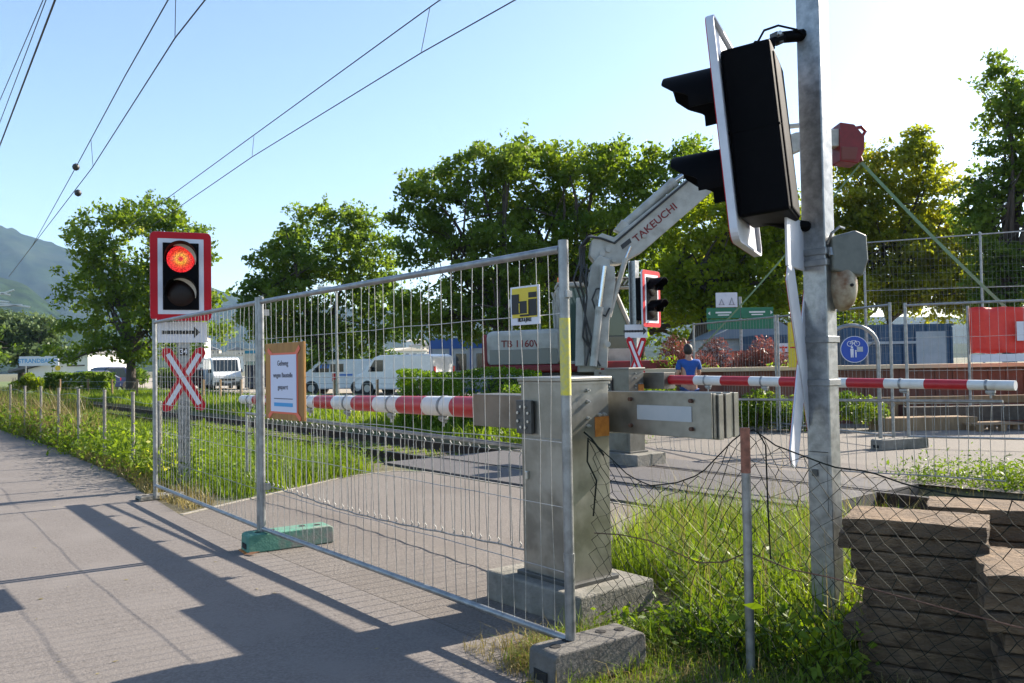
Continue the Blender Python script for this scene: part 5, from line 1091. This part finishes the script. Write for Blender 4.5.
# shrubs and hedges
def shrub(name, label, loc, size, n, leafm, leaf=.09, box=False, group='shrubs', cat='shrub', seed=0, spiky=False):
    global rng
    rng = np.random.default_rng(200+seed); t = thing(name, label, cat, Vector(loc), 0, group); sx, sy, sz = size
    if box:
        p = rng.uniform(-1, 1, (n, 3)); f = rng.integers(0, 3, n); s_ = np.sign(rng.uniform(-1, 1, n))
        m_ = rng.random(n) < .75; p[np.arange(n)[m_], f[m_]] = s_[m_]*rng.uniform(.82, 1.03, m_.sum())
        p = p*np.array([sx/2, sy/2, sz/2])+np.array([0, 0, sz/2]); p[:, 2] += .05*np.sin(p[:, 0]*3)*(p[:, 2]/sz)
    else:
        nb = max(6, int(sx*3)); c = np.stack([rng.uniform(-sx/2, sx/2, nb), rng.uniform(-sy/2, sy/2, nb), rng.uniform(.25, .7, nb)*sz], 1)
        i = rng.integers(0, nb, n); d = rng.normal(size=(n, 3)); d /= np.linalg.norm(d, axis=1)[:, None]
        p = c[i]+d*(rng.uniform(0, 1, n)**.4)[:, None]*np.array([.4*min(1.2, sx), .4*min(1.2, sy), .34*sz]); p[:, 2] = np.abs(p[:, 2])
    fastmesh('foliage', leaves(p, leaf, .5 if not spiky else .25), 4, leafm, t)
    q = MB(); rr = random.Random(seed)
    for k in range(8 if sx > 1 else 4):
        x_, y_ = rr.uniform(-sx*.4, sx*.4), rr.uniform(-sy*.3, sy*.3); q.tube([(x_, y_, 0), (x_+rr.uniform(-.1, .1), y_, sz*.7)], .015, 5)
    q.build('stem', M['bark'], t); return t
shrub('hedge', 'bright green clipped hedge behind the near boom', (-.95, 18.6, 0), (3.1, 1.0, 1.32), 16000, M['hedge'], .07, True, 'hedges', 'hedge', 1)
shrub('pink_shrub', 'long reddish pink shrub row above the timber topped wall', (4.9, 20.6, 0), (4.2, 1.0, 2.05), 26000, M['leafR'], .10, False, 'shrubs', 'shrub', 2, True)
shrub('pink_shrub', 'right end of the pink shrubs, against the red skip', (7.0, 20.9, 0), (1.4, .9, 1.85), 7000, M['leafR'], .10, False, 'shrubs', 'shrub', 3, True)
shrub('green_shrub', 'low green shrub along the foot of the pink shrubs', (5.0, 19.6, 0), (4.6, .6, 1.6), 7000, M['leafA'], .08, False, 'shrubs', 'shrub', 4)
shrub('green_shrub', 'dark green shrubs below the timber edge behind the far skirt', (5.9, 16.6, 0), (2.8, .8, .9), 9000, M['weed'], .07, False, 'shrubs', 'shrub', 5)
shrub('hedge', 'low dark hedge in front of the blue car, far left', (at(80, 380, 54).x, 54, 0), (4.0, 1.2, 1.35), 5000, M['leafC'], .22, True, 'hedges', 'hedge', 6)
shrub('green_shrub', 'small bright bush in front of the lido building', (at(26, 380, 56).x, 56, 0), (2.4, 1.4, 1.6), 3000, M['leafB'], .18, False, 'shrubs', 'shrub', 7)
shrub('green_shrub', 'dark low bush between the left tree and the front facing van', (at(155, 380, 58).x, 58, 0), (4, 1.4, 1.7), 3000, M['leafC'], .22, False, 'shrubs', 'shrub', 8)
shrub('green_shrub', 'dark bush in shade right of the crossbuck behind the vans', (at(322, 380, 60).x, 60, 0), (9, 2, 2.6), 8000, M['leafC'], .25, False, 'shrubs', 'shrub', 9)
shrub('green_shrub', 'leafy bush at the foot of the rear of the delivery van', (at(438, 380, 33).x, 33, 0), (2.6, 1.2, 1.1), 4000, M['hedge'], .12, False, 'shrubs', 'shrub', 10)
shrub('hedge', 'low dark hedge under the excavator left of the cabinet', (1.6, 17.6, 0), (3.6, 1.0, .95), 7000, M['leafA'], .08, True, 'hedges', 'hedge', 11)

# ================================================================ GRASS AND WEEDS
def inpoly(P, poly):
    x, y = P[:, 0], P[:, 1]; c = np.zeros(len(P), bool); n = len(poly)
    for i in range(n):
        x1, y1 = poly[i]; x2, y2 = poly[(i+1) % n]; k = ((y1 > y) != (y2 > y)) & (x < (x2-x1)*(y-y1)/(y2-y1+1e-12)+x1); c ^= k
    return c
def scatter(poly, n):
    a = np.array(poly); lo, hi = a.min(0), a.max(0); P = rng.uniform(lo, hi, (n*3, 2)); P = P[inpoly(P, poly)][:n]; return P
def toW(P, z=0): return np.stack([-.63*P[:, 0]+.776*P[:, 1], .776*P[:, 0]+.63*P[:, 1], np.full(len(P), z)], 1)
def field(u, v, s): return np.sin(u*1.7*s+1)*np.cos(v*2.1*s+.5)*.5+np.sin(u*.8*s+v*1.1*s)*.5
def grassfield(name, label, poly, n, h, w, m, lean=.4, thin=0.0, z=0, seed=0, hvar=.4, kind='stuff', fieldamp=.35, fs=1.0):
    global rng
    rng = np.random.default_rng(300+seed); P = scatter(poly, n); f = field(P[:, 0], P[:, 1], fs)
    if thin > 0: k = rng.random(len(P)) < (1-thin*(.5-.5*f)); P, f = P[k], f[k]
    hh = h*(1+fieldamp*f)*np.exp(rng.normal(0, hvar, len(P)))
    v = blades(toW(P, z), np.clip(hh, .02, h*2.2), w*rng.uniform(.6, 1.4, len(P)), lean)
    o = fastmesh(name, v, 4, m); tag(o, label, 'grass', kind=kind); return o
NR = [(4.3, 3.95), (4.9, 5.3), (5.2, 6.05), (-6, 6.1), (-6, 2.95), (2.2, 2.95), (3.0, 3.45), (3.3, 3.95)]
grassfield('grass', 'lush tall green grass behind the sagging chain link fence', [(4.1, 4.1), (4.8, 5.3), (5.1, 6.05), (-4, 6.1), (-4, 4.7), (1.9, 4.5), (1.95, 3.4), (2.7, 3.3), (3.3, 3.97)], 40000, .22, .0065, M['grass'], .5, .2, seed=1)
grassfield('short_grass', 'short dry and green grass around the fence post', [(3.2, 2.5), (3.3, 3.0), (2.9, 3.5), (1.9, 3.5), (1.7, 2.3), (2.6, 2.4)], 9000, .09, .004, M['grass'], .7, .55, seed=2)
grassfield('dry_grass', 'straw coloured grass at the path edge below the fence', [(3.5, 2.45), (3.35, 2.95), (2.9, 3.6), (1.2, 3.6), (1.2, 2.3), (2.6, 2.35)], 7000, .08, .004, M['grassdry'], .9, .5, seed=3)
grassfield('grass_tuft', 'small straw and green tuft at the foot of the front upright', [(3.12, 2.45), (3.25, 2.75), (3.0, 2.85), (2.95, 2.5)], 900, .09, .003, M['grassdry'], .8, 0, seed=4)
grassfield('grass', 'tall green grass strip left of the crossing between fence and track', [(9.05, 3.4), (9.75, 4.9), (10.05, 5.7), (30, 5.9), (30, 3.25), (12, 3.15), (10.3, 3.0)], 60000, .20, .010, M['grass'], .45, .1, seed=5)
grassfield('grass', 'green grass between and beyond the rails left of the crossing', [(11.2, 6.3), (40, 6.3), (40, 8.3), (11.2, 8.3)], 14000, .06, .012, M['grass'], .5, .3, z=-.12, seed=6)
grassfield('grass', 'short grass verge beyond the track', [(11, 9.4), (60, 9.4), (60, 16), (14, 16), (11, 12)], 50000, .22, .03, M['grass'], .5, .2, seed=7, fs=.5)
grassfield('grass', 'far left grass strip along the path fence', [(30, 3.3), (80, 3.4), (80, 6.6), (30, 6.6)], 20000, .42, .035, M['grass'], .4, .1, seed=8, fs=.5)
grassfield('dry_grass', 'straw coloured weeds along the path edge at the left', [(10.2, 2.75), (12, 2.95), (18, 3.15), (30, 3.15), (30, 3.7), (12, 3.6), (8.9, 3.1), (8.7, 2.75)], 12000, .13, .009, M['grassdry'], .6, .2, seed=9)
grassfield('dry_grass', 'reddish straw weeds by the far left posts', [(16, 3.2), (40, 3.2), (40, 3.9), (16, 3.8)], 9000, .55, .012, M['grassdry'], .3, .3, seed=10)
# leafy weeds (stuff)
def weeds(name, label, poly, n, h, leaf, m, per=26, seed=0, z=0, spread=.1, cat='weeds'):
    global rng
    rng = np.random.default_rng(400+seed); P = scatter(poly, n); B_ = toW(P, z); pts = []
    hh = h*rng.uniform(.4, 1.2, len(B_))
    i = np.repeat(np.arange(len(B_)), per); t_ = rng.uniform(0, 1, len(i)); d = rng.normal(0, spread, (len(i), 3)); d[:, 2] *= .4
    p = B_[i]+d; p[:, 2] = np.abs(B_[i][:, 2]*0+t_*hh[i]+d[:, 2])+z
    o = fastmesh(name, leaves(p, leaf, .38, .8), 4, m); return tag(o, label, cat, kind='stuff')
weeds('weeds', 'leafy weeds among the grass behind the fence', [(3.3, 4.0), (3.9, 4.7), (2, 5), (1.95, 3.3), (2.7, 3.35), (3.0, 3.6)], 170, .30, .055, M['weed'], 30, 1, spread=.07)
weeds('weeds', 'leafy weeds at the foot of the cabinet plinth', [(3.2, 3.1), (3.1, 3.6), (2.4, 3.6), (2.6, 3.2)], 45, .16, .04, M['weed'], 22, 2, spread=.06)
weeds('weeds', 'bushy weeds beside the track at the right', [(5.0, 9.7), (-4, 9.55), (-4, 10.4), (4.4, 10.3)], 420, .27, .042, M['weed'], 90, 3, spread=.15)
weeds('weeds', 'bushy weeds beyond the track behind the counterweight', [(9.8, 9.8), (12.5, 9.8), (12.5, 11), (10, 11)], 130, .42, .05, M['weed'], 90, 4, spread=.16)
weeds('weeds', 'tall leafy weeds left of the crossing behind the near boom', [(9.3, 3.6), (9.9, 4.9), (10.2, 5.8), (18, 5.9), (18, 3.6), (11, 3.3)], 900, .30, .045, M['weed'], 60, 5, spread=.13)
weeds('weeds', 'dark leafy growth along the wire fence posts', [(10.4, 3.1), (30, 3.2), (30, 3.7), (10.4, 3.55)], 420, .6, .08, M['leafA'], 40, 6, spread=.13)

grassfield('dry_grass', 'thin straw stalks standing in the green grass behind the chain link fence', [(4.1, 4.1), (4.8, 5.3), (5.1, 6.05), (-1, 6.1), (1.9, 4.5), (1.95, 3.4), (2.7, 3.3), (3.3, 3.97)], 1600, .42, .003, M['grassdry'], .3, .2, seed=11)
# fallen leaves and straw bits on the path
rng = np.random.default_rng(77)
P = scatter([(3, 2.4), (12, 2.6), (20, 3.0), (20, -3), (3, -3)], 260); B_ = toW(P, .011); k_ = rng.uniform(.5, 1.3, (len(B_), 1)); a_ = rng.uniform(0, 6.28, len(B_))
d_ = np.stack([np.cos(a_), np.sin(a_), np.zeros(len(B_))], 1)*.016*k_; e_ = np.stack([-np.sin(a_), np.cos(a_), np.zeros(len(B_))+.2], 1)*.004*k_*rng.uniform(.4, 2, (len(B_), 1))
o = fastmesh('litter', np.stack([B_-d_, B_-e_, B_+d_, B_+e_], 1).reshape(-1, 3), 4, M['grassdry']); tag(o, 'tiny straw and leaf bits scattered over the asphalt path', 'litter', kind='stuff')
q = MB(); q.add([(-.06, 0, .0), (-.02, .035, .012), (.06, .01, .02), (.01, -.03, .006)], [(0, 1, 2, 3)]); q.add([(-.06, 0, .001), (-.02, .035, .013), (.06, .01, .021), (.01, -.03, .007)], [(3, 2, 1, 0)])
o = q.build('dead_leaf', mat('dry_leaf_brown', (.16, .07, .03), rough=.8), None, W(6.28, 2.47, .012)); tag(o, 'curled brown dead leaf on the path beside the green foot block', 'leaf')
